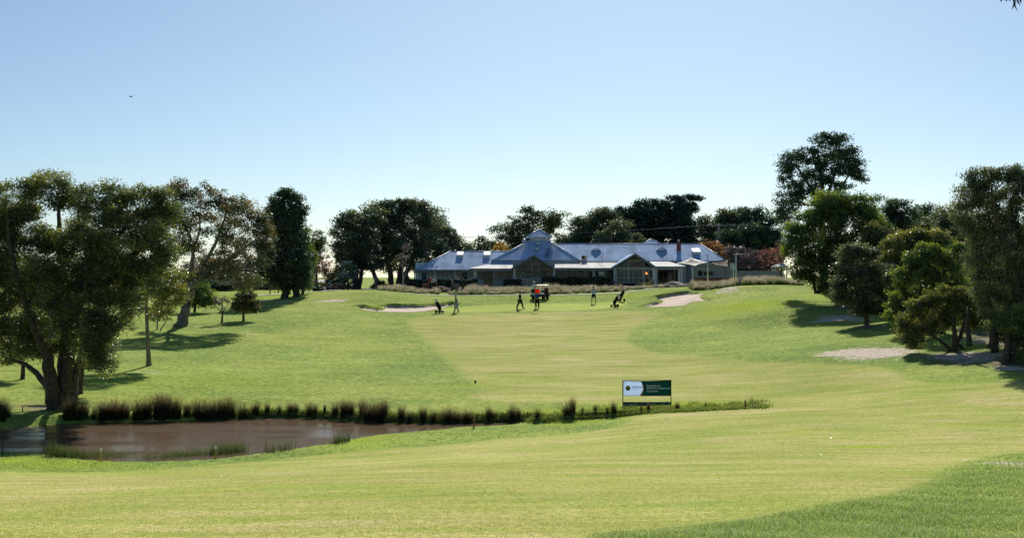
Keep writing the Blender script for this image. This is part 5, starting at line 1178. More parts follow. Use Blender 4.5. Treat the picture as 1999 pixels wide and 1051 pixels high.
bed("plume_grass_bed", "beige plume grasses on the mound crest left of the bollard", [XY(1350,150),XY(1400,148),XY(1440,147.5),XY(1440,154),XY(1400,156),XY(1350,156)], 240, .6, 1.0, 24)
bed("plume_grass_bed", "tallest beige plume grass mass before the grey fence, right of the bollard", [XY(1449,148),XY(1500,147),XY(1560,147),XY(1567,152),XY(1540,158),XY(1460,158)], 430, .8, 1.35, 25)
# rough blades near the camera and scattered over the near bank
rg = np.random.default_rng(31); NB = 270000
yy = 14/(1-rg.uniform(0, 1, NB)*(1-14/62.)); xx = rg.uniform(-.40, .40, NB)*yy
fz = sdf(fair, xx, yy); pz = sdf(pond, xx, yy); kp = (fz > -.02) & (pz > .1); xx, yy = xx[kp], yy[kp]
tu = np.sin(xx*2.3+yy*.7)*np.sin(yy*1.9-xx*.6)
pts = np.stack([xx, yy, gz(xx, yy)-.01], 1)
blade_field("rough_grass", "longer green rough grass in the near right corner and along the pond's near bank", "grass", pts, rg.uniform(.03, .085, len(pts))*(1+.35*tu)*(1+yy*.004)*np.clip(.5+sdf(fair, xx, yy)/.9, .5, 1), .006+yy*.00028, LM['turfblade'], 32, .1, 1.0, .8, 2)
rg = np.random.default_rng(35); NB = 75000
yy = 14/(1-rg.uniform(0, 1, NB)*(1-14/44.)); xx = rg.uniform(-.39, .39, NB)*yy; kp = (sdf(fair, xx, yy) < .15); xx, yy = xx[kp], yy[kp]
pts = np.stack([xx, yy, gz(xx, yy)-.002], 1)
LM['fairblade'] = leaf_mat('fairway_blade', [(0.0, (0.30, 0.35, 0.07)), (0.45, (0.48, 0.48, 0.14)), (0.8, (0.64, 0.57, 0.26)), (1.0, (0.80, 0.72, 0.48))], trans=.3, gloss=.05)
blade_field("fairway_grass", "short mown khaki fairway grass nearest the camera", "grass", pts, rg.uniform(.010, .030, len(pts)), .005+yy*.0003, LM['fairblade'], 36, .0, .9, 1.2, 2)
# fallen leaves and clippings on the turf
rg = np.random.default_rng(33); NB = 2200
yy = 34/(1-rg.uniform(0, 1, NB)*(1-34/125.)); xx = rg.uniform(-.40, .40, NB)*yy; kp = (sdf(pond, xx, yy) > .1) & (np.abs(xx/yy) > .10); xx, yy = xx[kp], yy[kp]
cl_ = (np.sin(xx*.31+1.3)*np.sin(yy*.23+.4) > -.15); xx, yy = xx[cl_], yy[cl_]
rng = np.random.default_rng(34); C = np.stack([xx, yy, gz(xx, yy)+.015], 1); V, Q = cards(C, .014+yy*.0007, .008+yy*.0005, 0.0)
V = V.reshape(-1,4,3); zc = C[:, 2][:, None]; V[:, :, 2] = zc + (V[:, :, 2]-zc)*.35; V = V.reshape(-1, 3)
LM['dryleaf'] = leaf_mat('dry_leaf', [(0.0, (0.10, 0.06, 0.03)), (0.3, (0.45, 0.38, 0.26)), (1.0, (0.75, 0.70, 0.58))], trans=.2, gloss=.1)
tag(link("fallen_leaves", np_mesh("fallen_leaves", V, Q, {"tint": np.repeat(rng.uniform(0,1,len(C)),4)}), LM['dryleaf']), "pale dry leaves scattered over the turf", "leaves", None, "stuff")

# ------------------------------------------------------------------ banner
bd = ground_at(1262, 793); Yb_ = bd.y; zg = gz1(bd.x, Yb_)
def flat_mat(name, c): return principled(name, c, 0.6, spec=.2, var=.03)
ban = empty("banner_sign", (PX(1262,Yb_), Yb_, zg), 0, "green and white banner on two thin black legs beyond the pond", "banner")
bx0, bx1, bz0, bz1 = PX(1216.5,Yb_), PX(1309,Yb_), PZ(773.3,Yb_), PZ(743.5,Yb_); bw = bx1-bx0; bh = bz1-bz0
def bpt(u, v, off=0):    # slack cloth: slightly bowed, top edge dips
    dip = -.035*math.sin(math.pi*u)*v
    return Vector((bx0+u*bw, Yb_-.03+.03*math.sin(u*9)*.5-off + .01*math.sin(v*4), bz0+v*bh+dip + .02*u*v))
def edge_u(v):           # the curved colour boundary of the banner
    return 0.345 + 0.075*math.sin(math.pi*(0.12+v*.62)) - 0.03*(v > 2)
def sheet(name, m, ufun0, ufun1, off, parent, n=14, v0=0, v1=1):
    mb = MB(); rows = []
    for j in range(n+1):
        v = v0+(v1-v0)*j/n; a, b = ufun0(v), ufun1(v); rows.append([mb.bm.verts.new(bpt(a+(b-a)*i/10, v, off)) for i in range(11)])
    for j in range(n):
        for i in range(10): mb.bm.faces.new((rows[j][i], rows[j][i+1], rows[j+1][i+1], rows[j+1][i])).smooth = True
    bmesh.ops.solidify(mb.bm, geom=mb.bm.faces[:], thickness=.003)
    return mb.build(name, m, parent, True)
M['ban_green'] = flat_mat('banner_green', (0.008, 0.095, 0.095)); M['ban_white'] = flat_mat('banner_white', (0.62, 0.72, 0.9)); m_, nt, out = mat('banner_fabric'); d_ = nt.nodes.new("ShaderNodeBsdfDiffuse"); t_ = nt.nodes.new("ShaderNodeBsdfTranslucent"); x_ = nt.nodes.new("ShaderNodeMixShader"); x_.inputs[0].default_value = .28
d_.inputs[0].default_value = (.62,.72,.9,1); t_.inputs[0].default_value = (.55,.68,.95,1); nt.links.new(d_.outputs[0], x_.inputs[1]); nt.links.new(t_.outputs[0], x_.inputs[2]); nt.links.new(x_.outputs[0], out.inputs[0]); M['ban_white'] = m_
M['ban_gold'] = flat_mat('banner_gold', (0.42, 0.26, 0.02)); M['ban_text'] = flat_mat('banner_text', (0.75, 0.80, 0.85)); M['ban_dark'] = flat_mat('banner_dark', (0.01, 0.05, 0.08)); M['ban_orange'] = flat_mat('banner_orange', (0.50, 0.20, 0.04))
EU = lambda v: 0.382+.055*math.sin(math.pi*v*.95+.35)-.045*(1-v)**2*1.2
cloth = sheet("banner_cloth", M['ban_green'], EU, lambda v: 1, 0, ban)
sheet("white_panel", M['ban_white'], lambda v: 0.004, lambda v: 0.385+.055*math.sin(math.pi*v*.95+.35)-.045*(1-v)**2*1.2, .010, cloth)
sheet("gold_stripe", M['ban_gold'], lambda v: 0.380+.055*math.sin(math.pi*v*.95+.35)-.045*(1-v)**2*1.2, lambda v: 0.384+.055*math.sin(math.pi*v*.95+.35)+.048*(1-v)-.045*(1-v)**2*1.2, .0065, cloth)
def disc(name, m, cu, cv, r, off, a0=0, a1=360, parent=None):
    mb = MB(); c = bpt(cu, cv, off); pts_ = [c + Vector((r*math.cos(R(a)), 0, r*math.sin(R(a)))) for a in np.linspace(a0, a1, 25)]
    mb.slab(pts_[:-1] if a1-a0 >= 360 else pts_, (0, -.002, 0)); return mb.build(name, m, parent or cloth, True)
disc("logo_ring", M['ban_text'], .10, .50, .125, .018)
disc("logo_orange", M['ban_orange'], .10, .50, .105, .022, 20, 200); disc("logo_green", M['ban_green'], .10, .50, .105, .022, 200, 380)
def text(body, u, v, size, m, bold=0.0, name="lettering"):
    cu = bpy.data.curves.new(name, 'FONT'); cu.body = body; cu.size = size; cu.extrude = .001; cu.offset = bold; cu.materials.append(m)
    o = bpy.data.objects.new(name, cu); col.objects.link(o); p = bpt(u, v, .030); rp = Vector(cloth.location) if False else Vector((0,0,0))
    bpy.context.view_layer.update(); me = bpy.data.meshes.new_from_object(o.evaluated_get(bpy.context.evaluated_depsgraph_get())); bpy.data.objects.remove(o); me.materials.clear()
    me.transform(Matrix.Translation(p) @ Matrix.Rotation(R(90), 4, 'X')); return link(name, me, m, cloth, True)
text("Golf Course", .175, .535, .115, M['ban_dark'], .003); text("Solutions", .175, .415, .085, M['ban_dark'])
text("Specialists in", .492, .62, .125, M['ban_text'], .003); text("Golf Course Management", .492, .46, .105, M['ban_text'], .003)
sheet("button_strip", M['ban_text'], lambda v: .495, lambda v: .745, .022, cloth, 4, .25, .36)
for px, top, foot in ((1215.8,742.5,793),(1309.8,741.8,793)):
    mb = MB(); x = PX(px, Yb_); mb.tube([(x, Yb_, gz1(x, Yb_)-.1), (x, Yb_, PZ(top, Yb_))], .022, 8); mb.build("leg", M['dark_metal'], ban, True)
mb = MB(); mb.box(bx0, bx1, Yb_-.01, Yb_+.01, zg-.02, PZ(785.5,Yb_)); mb.build("skirt", M['ban_green'], ban, True)
for py in (743.2, 773.6):
    mb = MB(); mb.tube([(bx0-.02, Yb_+.03, PZ(py,Yb_)), (bx1+.02, Yb_+.03, PZ(py,Yb_))], .012, 6); mb.build("rail", M['dark_metal'], ban, True)

# marker stakes, rock, flag, bird
def stake(px, pyb, pyt, m, label, r=.03, name="marker_stake", tip=None, exact=None):
    p = exact or ground_at(px, pyb); z1 = p.z + (pyb-pyt)/F*p.y; mb = MB(); mb.tube([(p.x,p.y,p.z-.1),(p.x,p.y,z1)], [r, r*.9], 8)
    o = mb.build(name, m); 
    if tip: mb = MB(); mb.tube([(p.x,p.y,z1-.10),(p.x,p.y,z1+.012)], [r*1.15, r*1.1], 8); mb.build("tip", tip, o)
    return tag(o, label, "stake")
stake(925, 838, 821, M['red_wood'], "red-brown marker stake at the narrow right end of the pond", .035)
stake(197, 903, 877, M['yellow_wood'], "yellow marker stake among the left reeds, white tipped", .03, tip=M['white_paint'])
stake(421, 898, 873, M['yellow_wood'], "yellow marker stake among the right reeds of the near edge", .03, tip=M['white_paint'])
stake(5, 890, 868, M['green_pole'], "dark marker stake at the photo's left edge on the near bank", .03)
stake(44, 806, 794, M['red_wood'], "short stake left of the big gum's trunk", .03)
stake(1455, 799, 782, M['red_wood'], "thick brown post right of the banner, left of the thin green rod", .05, "timber_stake")
stake(1468, 796, 775, M['green_pole'], "thin green rod beside the grey rock", .018, "marker_rod", M['yellow_wood'])
def boulder(name, label, c, r, sc, m, seed, cat="rock"):
    rnd = random.Random(seed); bm = bmesh.new(); bmesh.ops.create_icosphere(bm, subdivisions=3, radius=1)
    for v in bm.verts:
        n = math.sin(v.co.x*3.1+seed)*math.cos(v.co.y*2.7+seed*2)*.16 + math.sin(v.co.z*5+v.co.x*4+seed)*.07 + rnd.uniform(-.03, .03)
        v.co = v.co*(1+n); v.co = Vector((v.co.x*sc[0]*r, v.co.y*sc[1]*r, max(v.co.z, -.5)*sc[2]*r)) + Vector(c)
    me = bpy.data.meshes.new(name); bm.to_mesh(me); bm.free(); return tag(link(name, me, m), label, cat)
p = ground_at(1471, 797); boulder("rock", "small dark grey rock at the foot of the thin green rod", (p.x, p.y, p.z), .22, (1.1,.7,.45), M['asphalt'], 2)
p = ground_at(928, 749); boulder("debris_clump", "tiny dark clump alone on the fairway corner above the pond", (p.x, p.y, p.z+.06), .09, (.6,.6,1.3), M['bark_dark'], 3, "clump")
for i, (px, Y, r, sc, m, lab) in enumerate([(1318,159,.95,(1.3,.8,.6),'rock',"largest pale boulder right of the deck steps"),(1306,158,.45,(1.2,.8,.6),'rock',"darker boulder at the left foot of the largest pale boulder"),(1290,161,.5,(1.1,.9,.7),'rock_red',"reddish boulder between the stone post and pale boulder"),(1279,157.5,.45,(1.2,.7,.5),'rock',"low pale rock by the turf edge below the stone post"),(1332,157.5,.5,(1.6,.7,.4),'rock',"flat pale rock at the right tail of the boulder group"),
    (1215,157,.6,(1.5,.7,.45),'rock_red',"flat reddish rock left in the terrace below the steps"),(1228,157.6,.6,(1.4,.7,.4),'rock',"flat brown rock right in the terrace below the steps"),(1222,159.4,.6,(1.8,.6,.45),'rock_red',"upper reddish slab rock above the two terrace rocks"),
    (862,157.5,.75,(1.1,.8,.8),'rock_red',"left red-brown rock of the heap near the three spectators"),(870,157,.7,(1.1,.8,.55),'rock_red',"right red-brown rock of the heap near the three spectators"),(880,156,.4,(1.2,.8,.6),'rock',"small pale stone at the spectators' feet"),(1008,158,.35,(1,.8,.7),'concrete',"pale stone block among grasses left of the plinth"),(1440,146.5,.01,(1,1,1),'rock','x')]):
    if lab == 'x': continue
    boulder("boulder", lab, (PX(px,Y), Y, gz1(PX(px,Y),Y)+.05), r, sc, M[m], 10+i, "boulder")
def block(name, label, cat, px, Y, w, d, h, m, bev=.03, z=None, rz=0):
    x = PX(px, Y); z = gz1(x, Y) if z is None else z; mb = MB(); mb.box(-w/2, w/2, -d/2, d/2, -.1, h, bev=bev); o = mb.build(name, m); o.location = (x, Y, z); o.rotation_euler = (0,0,rz); return tag(o, label, cat)
block("stone_post", "pale squared stone post beside the deck steps", "post", 1273, 160, .45, .45, 1.0, M['rock'])
block("bollard", "squat pale grey concrete bollard on the mound crest", "bollard", 1445.5, 150, .42, .42, .75, M['concrete'])
block("stone_slab_step", "long pale stone slab lying above the boulders", "slab", 1306, 163.5, 2.4, .7, .42, M['concrete'])
block("brick_planter", "red brick planter box next to the person in red", "planter", 830.5, 162, .78, .7, .75, M['brick_red'])
block("brick_planter", "brick planter wall right of the cube hedge on the left", "planter", 645, 168, 1.7, 1.0, .6, M['brick_red'])
block("brick_planter", "brick planter wall further right, touching the driveway", "planter", 663, 169, 1.3, .9, .55, M['brick_red'])
block("concrete_block", "white concrete block beside the cube hedge", "block", 632.5, 160.5, .35, .4, .42, M['white_paint'])
# topiary-like spiral ornament
mb = MB(); x = PX(645,166.5); z0 = gz1(x,166.5)
mb.tube([(x,166.5,z0),(x,166.5,z0+1.15)], .03, 6)
for i in range(4): mb.ball((x+(.10 if i%2 else -.10),166.5,z0+.40+.22*i), .14, 2, (1.2,.8,.55))
tag(mb.build("spiral_ornament", M['zinc']), "small zigzag metal ornament between the brick planters", "ornament")
for px, w in ((1264.8,.40),(1313.5,.46)):
    Y = 167.5; x = PX(px, Y); z0 = ZB; t_ = empty("plant_pot", (x, Y, z0), 0, "terracotta pot by the glazed doors, left of the pair" if px < 1290 else "larger terracotta pot with plant at the verandah step", "plant pot")
    mb = MB(); mb.lathe((0,0,0), [(w*.42,0),(w*.62,.52),(w*.70,.53),(w*.70,.62),(w*.58,.62),(w*.55,.5)], 16); mb.build("pot", M['terracotta'], t_)
    rng = np.random.default_rng(int(px)); C = unit(260)*.25*np.array([1,1,1.2]) + np.array([0,0,.82]); V, Q = cards(C, .16, .06, -.4); link("plant", np_mesh("plant", V, Q, {"tint": rng.uniform(0,1,1040)}), LM['mid'], t_)
def picnic_table(label, px, Y, rz, m):
    t_ = empty("picnic_table", (PX(px,Y), Y, gz1(PX(px,Y),Y)), rz, label, "picnic table")
    for i in range(4): 
        pass
    mb = MB(); 
    for i in range(4): mb.box(-.9, .9, -.38+i*.195, -.38+i*.195+.18, .71, .75)
    mb.build("table_top", m, t_)
    for s_ in (-1, 1):
        mb = MB(); mb.box(-.9, .9, s_*.68-.13, s_*.68+.13, .42, .46); mb.build("bench_seat", m, t_)
        for q in (-1, 1): mb = MB(); mb.tube([(s_*.65, q*.62, 0), (s_*.65, q*.22, .71)], .045, 6); mb.build("leg", m, t_)
        mb = MB(); mb.box(s_*.65-.03, s_*.65+.03, -.75, .75, .34, .42); mb.build("cross_beam", m, t_)
    return t_
picnic_table("pale picnic table on the terrace under the white sail", 1337, 168.5, 0, M['frame_pale'])
picnic_table("dark timber picnic table between cube hedge and brick planter", 645, 162, 0, M['timber'])
# ball-washer bench with roofed board on the left
bs = empty("tee_bench", (PX(536,155), 155, gz1(PX(536,155),155)), 0, "timber bench and tee board left of the tall dark column tree", "bench")
for px in (527,543): x = PX(px,155)-PX(536,155); mb = MB(); mb.box(x-.06, x+.06, -.06, .06, -.1, 1.35 if px == 527 else .95); mb.build("post", M['timber'], bs)
mb = MB(); mb.box(-.55,.5,-.2,.2,.42,.48); mb.build("seat", M['timber'], bs)
mb = MB(); mb.box(-.5,.4,.1,.14,.55,.85); mb.build("backrest", M['timber'], bs)
mb = MB(); mb.box(-.38,.1,-.06,-.02,.92,1.3); mb.build("board", M['frame_pale'], bs)
block("sign_board", "blank grey upright board behind the tall column tree's trunk", "sign board", 564, 152, .40, .08, 1.35, M['trim_grey'], .02)
# fence hoops by the lawn
hp = empty("low_rail_fence", (PX(590,158),158,gz1(PX(590,158),158)), 0, "low dark post-and-rail beside the sunny lawn strip", "fence")
for i, px in enumerate((576,590,604,611)): x = PX(px,158)-PX(590,158); mb = MB(); mb.box(x-.03,x+.03,-.03,.03,-.1,.5); mb.build("post", M['dark_metal'], hp)
mb = MB(); mb.box(PX(576,158)-PX(590,158), PX(611,158)-PX(590,158), -.015,.015,.42,.46); mb.build("rail", M['dark_metal'], hp)
# flagstick
p = ground_at(1044, 607.3); fl = empty("golf_flag", (p.x,p.y,p.z), 0, "thin flagstick with a bright red flag beside the golfer in blue", "flag")
mb = MB(); mb.tube([(0,0,-.05),(0,0,2.15)], .016, 6); mb.build("flagstick", M['yellow_wood'], fl)
mb = MB(); rows = []
for i in range(9):
    u = i/8; rows.append([mb.bm.verts.new((.02+u*.46, .05*math.sin(u*6), 2.13-.40*v-(.06*u) - .03*math.sin(u*3)*(1-v))) for v in (0,.5,1)])
for i in range(8):
    for j in range(2): mb.bm.faces.new((rows[i][j],rows[i+1][j],rows[i+1][j+1],rows[i][j+1])).smooth = True
bmesh.ops.solidify(mb.bm, geom=mb.bm.faces[:], thickness=.006); mb.build("flag_cloth", M['red_fabric'], fl)
# bird in flight
bt = empty("bird", (PX(255.5,110),110,PZ(188.5,110)), R(200), "small dark bird flying alone high in the left sky", "bird")
mb = MB(); mb.tube([(-.14,0,0),(-.09,0,.01),(0,0,.015),(.08,0,.01),(.12,0,.02)], [.012,.035,.045,.03,.008], 8); mb.poly([(-.10,-.02,0),(-.22,-.05,.0),(-.22,.05,.0),(-.10,.02,0)]); mb.build("body", M['dark_metal'], bt)
for s_ in (-1,1): mb = MB(); mb.slab([(.05,s_*.02,.02),(.04,s_*.16,.05),(-.03,s_*.30,.02),(-.07,s_*.16,.03),(-.05,s_*.02,.01)], (0,0,.006)); mb.build("wing", M['dark_metal'], bt)
# power pole and lines
pp = empty("power_pole", (PX(1404,212),212,ZB), 0, "pale old power pole with crossarm among the dark trees", "power pole")
mb = MB(); mb.tube([(PX(1400,205),205,ZB-.5),(PX(1403,205),205,PZ(452,205)),(PX(1405,205),205,PZ(436,205))], [.24,.2,.16], 8); mb.build("pole", M['bark_pale'], pp, True)
mb = MB(); mb.tube([(PX(1405,204.6)-1.3,204.6,PZ(441,204.6)),(PX(1405,204.6)+1.3,204.6,PZ(440,204.6))], .07, 6); mb.build("crossarm", M['bark_pale'], pp, True)
for q, dz in ((-1,0),(1,.05)):
    mb = MB(); x = PX(1405,204.6)+q*1.1; pts_ = [Vector((x + t*46*q*1.6 + 0, 204.6+t*4, PZ(439.5,204.6) - 1.4*math.sin(math.pi*t) - .6*t*(q < 0))) for t in np.linspace(0,1,15)]
    mb.tube(pts_, .03, 5, cap=False); tag(mb.build("power_line", M['trim_grey']), "sagging overhead cable running left from the power pole" if q < 0 else "overhead cable running right from the power pole", "cable")
# pale box pavilion light poles behind omitted

# ------------------------------------------------------------------ people (body grown with a skin over a posed skeleton)
def skin_mesh(name, verts, edges, radii, m, parent, root=0, sub=1):
    bm = bmesh.new(); lay = bm.verts.layers.skin.verify(); vs = []
    for i, (c, r) in enumerate(zip(verts, radii)):
        v = bm.verts.new(c); v[lay].radius = (r, r) if not hasattr(r, '__len__') else r; v[lay].use_root = (i == root); vs.append(v)
    for a, b in edges: bm.edges.new((vs[a], vs[b]))
    me = bpy.data.meshes.new(name); bm.to_mesh(me); bm.free(); o = link(name, me, m, parent)
    k = o.modifiers.new("skin", 'SKIN'); k.use_smooth_shade = True
    s_ = o.modifiers.new("sub", 'SUBSURF'); s_.levels = sub; s_.render_levels = sub
    return o
CM = {}
def cmat(c):
    k = tuple(c)
    if k not in CM: CM[k] = principled("cloth", c, .85, spec=.1, var=.12, scale=6)
    return CM[k]
def person(label, px, py, rz, top, bottom, stride=.0, arms=((-.27,.0,.80),(.27,.0,.80)), shorts=False, cap=None, hair=(.05,.03,.02), shoe=(.05,.05,.05), lean=0.0, H=1.75, Y=None, spread=.09, vest=None):
    if Y is None: p = ground_at(px, py)
    else: p = Vector((PX(px, Y), Y, gz1(PX(px, Y), Y)))
    s_ = H/1.75; root = empty("person", (p.x, p.y, p.z), rz, label, "person"); root.scale = (s_, s_, s_)
    hipz = .92 - abs(stride)*.12
    pel = Vector((0,0,hipz)); wa = Vector((0,lean*.25,hipz+.18)); ch = Vector((0,lean*.7,hipz+.40)); nk = Vector((0,lean*1.05,hipz+.56)); hd = Vector((0,lean*1.25+.015,hipz+.66)); ht = Vector((0,lean*1.35+.01,hipz+.78))
    V = [pel, wa, ch, nk, hd, ht]; E = [(0,1),(1,2),(2,3),(3,4),(4,5)]; Rr = [(.145,.115),(.13,.105),(.165,.115),.058,(.082,.095),(.07,.082)]
    def add(c, r, par): V.append(Vector(c)); Rr.append(r); E.append((par, len(V)-1)); return len(V)-1
    nose = add(hd + Vector((0,.105,-.005)), .014, 4)
    legs = []
    for sx, st in ((-1, -stride), (1, stride)):
        h_ = add((sx*.09, 0, hipz-.06), .095, 0); kn = add((sx*(.09+spread)*.5+sx*.045, st*.5+.03, .49), .062, h_); an = add((sx*spread, st*.95-(.05 if st < 0 else 0), .09), .042, kn); to = add((sx*(spread+.02), st*.95+.13, .045), .038, an); legs.append((h_, kn, an, to))
    armi = []
    for k_, (sx, hand) in enumerate(((-1, arms[0]), (1, arms[1]))):
        sh = add(ch + Vector((sx*.185, 0, .06)), .058, 2); hnd = Vector(hand) ; shp = V[sh]; mid = (shp+hnd)/2 + Vector((sx*.05, -.06, -.02)); el = add(mid, .042, sh); wr = add(shp.lerp(hnd, .0)*0 + hnd, .028, el)
        d = (hnd-mid).normalized(); pal = add(hnd + d*.06, (.036,.018), wr); armi.append((sh, el, wr, pal))
        sd_ = Vector((sx*.3, 1, 0)).cross(d).normalized()
        for f_ in range(4): 
            b0 = hnd + d*.10 + sd_*(f_-1.5)*.019; a_ = add(b0, .0095, pal); add(b0 + d*(.045,.055,.05,.038)[f_] + Vector((0,.02,0)), .008, a_)
        add(hnd + d*.05 + Vector((-sx*.045, .03, 0)), .010, pal)
    body = skin_mesh("body", V, E, Rr, M['skin'], root)
    def sub(name, idxs, pairs, scale_, extra=0, m=None, par=root, cut=None, rootidx=0):
        vs = [V[i].copy() for i in idxs]; mp = {i: k for k, i in enumerate(idxs)}; rr = [tuple(x*scale_+extra for x in (Rr[i] if hasattr(Rr[i],'__len__') else (Rr[i],Rr[i]))) for i in idxs]
        ee = [(mp[a], mp[b]) for a, b in pairs]
        for f_, t_, fr in (cut or []): vs[mp[t_]] = V[f_].lerp(V[t_], fr)
        return skin_mesh(name, vs, ee, rr, m, par, rootidx)
    a, b = armi; la, lb = legs
    sleeve = .45
    sub("shirt", [0,1,2,a[0],a[1],b[0],b[1]], [(0,1),(1,2),(2,a[0]),(a[0],a[1]),(2,b[0]),(b[0],b[1])], 1.12, .018, cmat(top), cut=None if vest else [(a[0],a[1],.98),(b[0],b[1],.98)])
    if vest:      # long sleeves
        for q in (a, b): sub("sleeve", [q[1],q[2]], [(q[1],q[2])], 1.1, .012, cmat(top), cut=[(q[1],q[2],.92)])
    if shorts: sub("shorts", [0,la[0],la[1],lb[0],lb[1]], [(0,la[0]),(la[0],la[1]),(0,lb[0]),(lb[0],lb[1])], 1.12, .02, cmat(bottom), cut=[(la[0],la[1],.85),(lb[0],lb[1],.85)])
    else: sub("trousers", [0,la[0],la[1],la[2],lb[0],lb[1],lb[2]], [(0,la[0]),(la[0],la[1]),(la[1],la[2]),(0,lb[0]),(lb[0],lb[1]),(lb[1],lb[2])], 1.25, .022, cmat(bottom))
    for q in (la, lb):
        mb = MB(); c = (V[q[2]]+V[q[3]])/2; mb.ball((c.x, c.y+.02, .05), .1, 2, (.55,1.35,.5)); mb.build("shoe", cmat(shoe), root)
    mb = MB(); c = ht + Vector((0,-.012,-.015)); mb.ball(c, .1, 2, (.86,1.0,.72)); mb.build("hair", cmat(hair), root)
    if cap:
        mb = MB(); mb.ball(c+Vector((0,.005,.022)), .105, 2, (.9,1.03,.66)); mb.box(-.07,.07,.06,.18,c.z-.01,c.z+.004); mb.build("cap", cmat(cap), root)
    for sx in (-1, 1):
        mb = MB(); mb.ball(hd+Vector((sx*.03,.088,.02)), .009, 1); mb.build("eye", cmat((.02,.02,.02)), root)
        mb = MB(); mb.ball(hd+Vector((sx*.085,0,0)), .025, 1, (.4,.7,1.1)); mb.build("ear", M['skin'], root)
    return root
person("golfer in blue-grey shirt, light grey trousers and white cap beside the left trolley", 891, 611, R(80), (.12,.17,.26), (.30,.33,.38), .22, ((-.22,.08,.95),(.22,.08,.95)), cap=(.7,.7,.7), shoe=(.6,.6,.6), vest=True, lean=.05)
person("golfer in all-dark clothes and cap striding across the green", 1015, 603.5, R(-75), (.012,.014,.018), (.012,.013,.016), .30, ((-.26,.12,.82),(.26,-.10,.82)), cap=(.015,.015,.018), vest=True)
person("golfer in bright blue jacket and dark trousers holding the flagstick", 1049, 603, R(150), (.02,.08,.28), (.012,.014,.02), .08, ((-.16,.22,1.0),(.28,.10,.95)), cap=(.25,.35,.5), shoe=(.6,.6,.6), vest=True)
person("golfer in pale blue shirt and navy shorts putting with feet apart", 1159, 593.5, R(5), (.38,.46,.62), (.02,.03,.07), .0, ((-.05,.32,.82),(.05,.32,.80)), shorts=True, cap=(.05,.05,.07), shoe=(.7,.7,.7), spread=.20, lean=.12)
person("golfer in white top and white cap standing at the golf cart's front", 1041.5, 584.5, R(-70), (.7,.7,.72), (.05,.06,.08), .05, ((-.24,.2,.95),(.24,.2,.95)), cap=(.8,.8,.8), H=1.85, vest=True)
person("spectator in red jacket by the red brick planter", 839, 0, R(60), (.45,.03,.04), (.03,.03,.04), .05, vest=True, Y=160.5, hair=(.12,.07,.04))
person("spectator in white top and dark trousers with fair hair by the brick planter", 847, 0, R(170), (.6,.62,.66), (.02,.025,.03), .1, vest=True, Y=159, hair=(.45,.28,.12))
person("spectator in patterned pinkish top, leftmost of the three by the rocks", 883, 0, R(120), (.25,.18,.20), (.10,.10,.12), .05, vest=True, Y=155.5, H=1.62)
person("spectator in navy top and beige trousers, tallest of the three by the rocks", 891.5, 0, R(-160), (.02,.025,.05), (.28,.25,.22), .06, Y=156, vest=True, cap=(.4,.4,.45), H=1.85)
person("spectator in black, rightmost of the three by the rocks", 904, 0, R(100), (.03,.025,.03), (.02,.02,.02), .03, Y=157, vest=True, H=1.72, hair=(.2,.1,.05))
# flagstick is held upright by the golfer in blue; putter of the putting golfer
p = ground_at(1159, 593.5); mb = MB(); mb.tube([(p.x,p.y+.36,p.z+.84),(p.x+.03,p.y+.62,p.z+.03)], .010, 6); mb.box(p.x-.03,p.x+.09,p.y+.59,p.y+.63,p.z+.0,p.z+.04); tag(mb.build("putter", M['dark_metal']), "putter held by the golfer in navy shorts", "golf club")

# ------------------------------------------------------------------ trolleys and cart
def wheel(parent, c, r, w, axis='X', rim=None):
    mb = MB(); mb.lathe(c, [(r*.72,-w/2),(r*.95,-w/2),(r,-w*.3),(r,w*.3),(r*.95,w/2),(r*.72,w/2)], 20, axis); ty = mb.build("wheel", M['black_rubber'], parent)
    mb = MB(); mb.lathe(c, [(r*.70,-w*.35),(r*.71,0),(r*.70,w*.35)], 16, axis); mb.build("rim", rim or M['zinc'], ty); return ty
def trolley(label, px, py, rz, bagc):
    p = ground_at(px, py); t_ = empty("golf_trolley", (p.x,p.y,p.z), rz, label, "golf trolley")
    for sx in (-1, 1): wheel(t_, (sx*.30, -.12, .15), .15, .05)
    wheel(t_, (0, .42, .11), .11, .05)
    mb = MB(); mb.tube([(0,.42,.11),(0,.1,.28),(0,-.35,.80),(0,-.52,1.02)], .022, 8); mb.tube([(-.30,-.12,.15),(0,.0,.28),(.30,-.12,.15)], .018, 8); mb.tube([(-.14,-.52,1.04),(.14,-.52,1.04)], .02, 8); mb.build("frame", M['dark_metal'], t_)
    Mt = Matrix.Translation((0,.14,.30)) @ Matrix.Rotation(R(28), 4, 'X')
    mb = MB(); mb.lathe((0,0,0), [(.12,0),(.145,.05),(.13,.35),(.14,.60),(.155,.78),(.15,.84),(.11,.84)], 16)
    mb.box(-.17,-.11,-.09,.09,.15,.55, bev=.02); mb.box(.11,.17,-.09,.09,.15,.60, bev=.02); mb.box(-.09,.09,.11,.17,.10,.40, bev=.02)
    bmesh.ops.transform(mb.bm, matrix=Mt, verts=mb.bm.verts); bag = mb.build("golf_bag", cmat(bagc), t_)
    for i in range(7):
        a = i*.9; b0 = Mt @ Vector((.07*math.cos(a), .07*math.sin(a), .7)); b1 = Mt @ Vector((.10*math.cos(a), .10*math.sin(a), 1.02+.05*(i%3)))
        mb = MB(); mb.tube([b0, b1], .009, 6); mb.ball(b1, .045, 2, (1,1.3,1)); mb.build("club", M['dark_metal'] if i % 2 else M['zinc'], bag)
    mb = MB(); mb.box(-.1,.1,.30,.46,.20,.34, bev=.02); mb.build("battery", M['zinc'], t_)
    return t_
trolley("black bag trolley beside the left bunker and the golfer in grey", 857, 612, R(-120), (.010,.010,.012))
trolley("black bag trolley with white panels on the fringe nearer the green", 1201, 600.5, R(60), (.010,.010,.012))
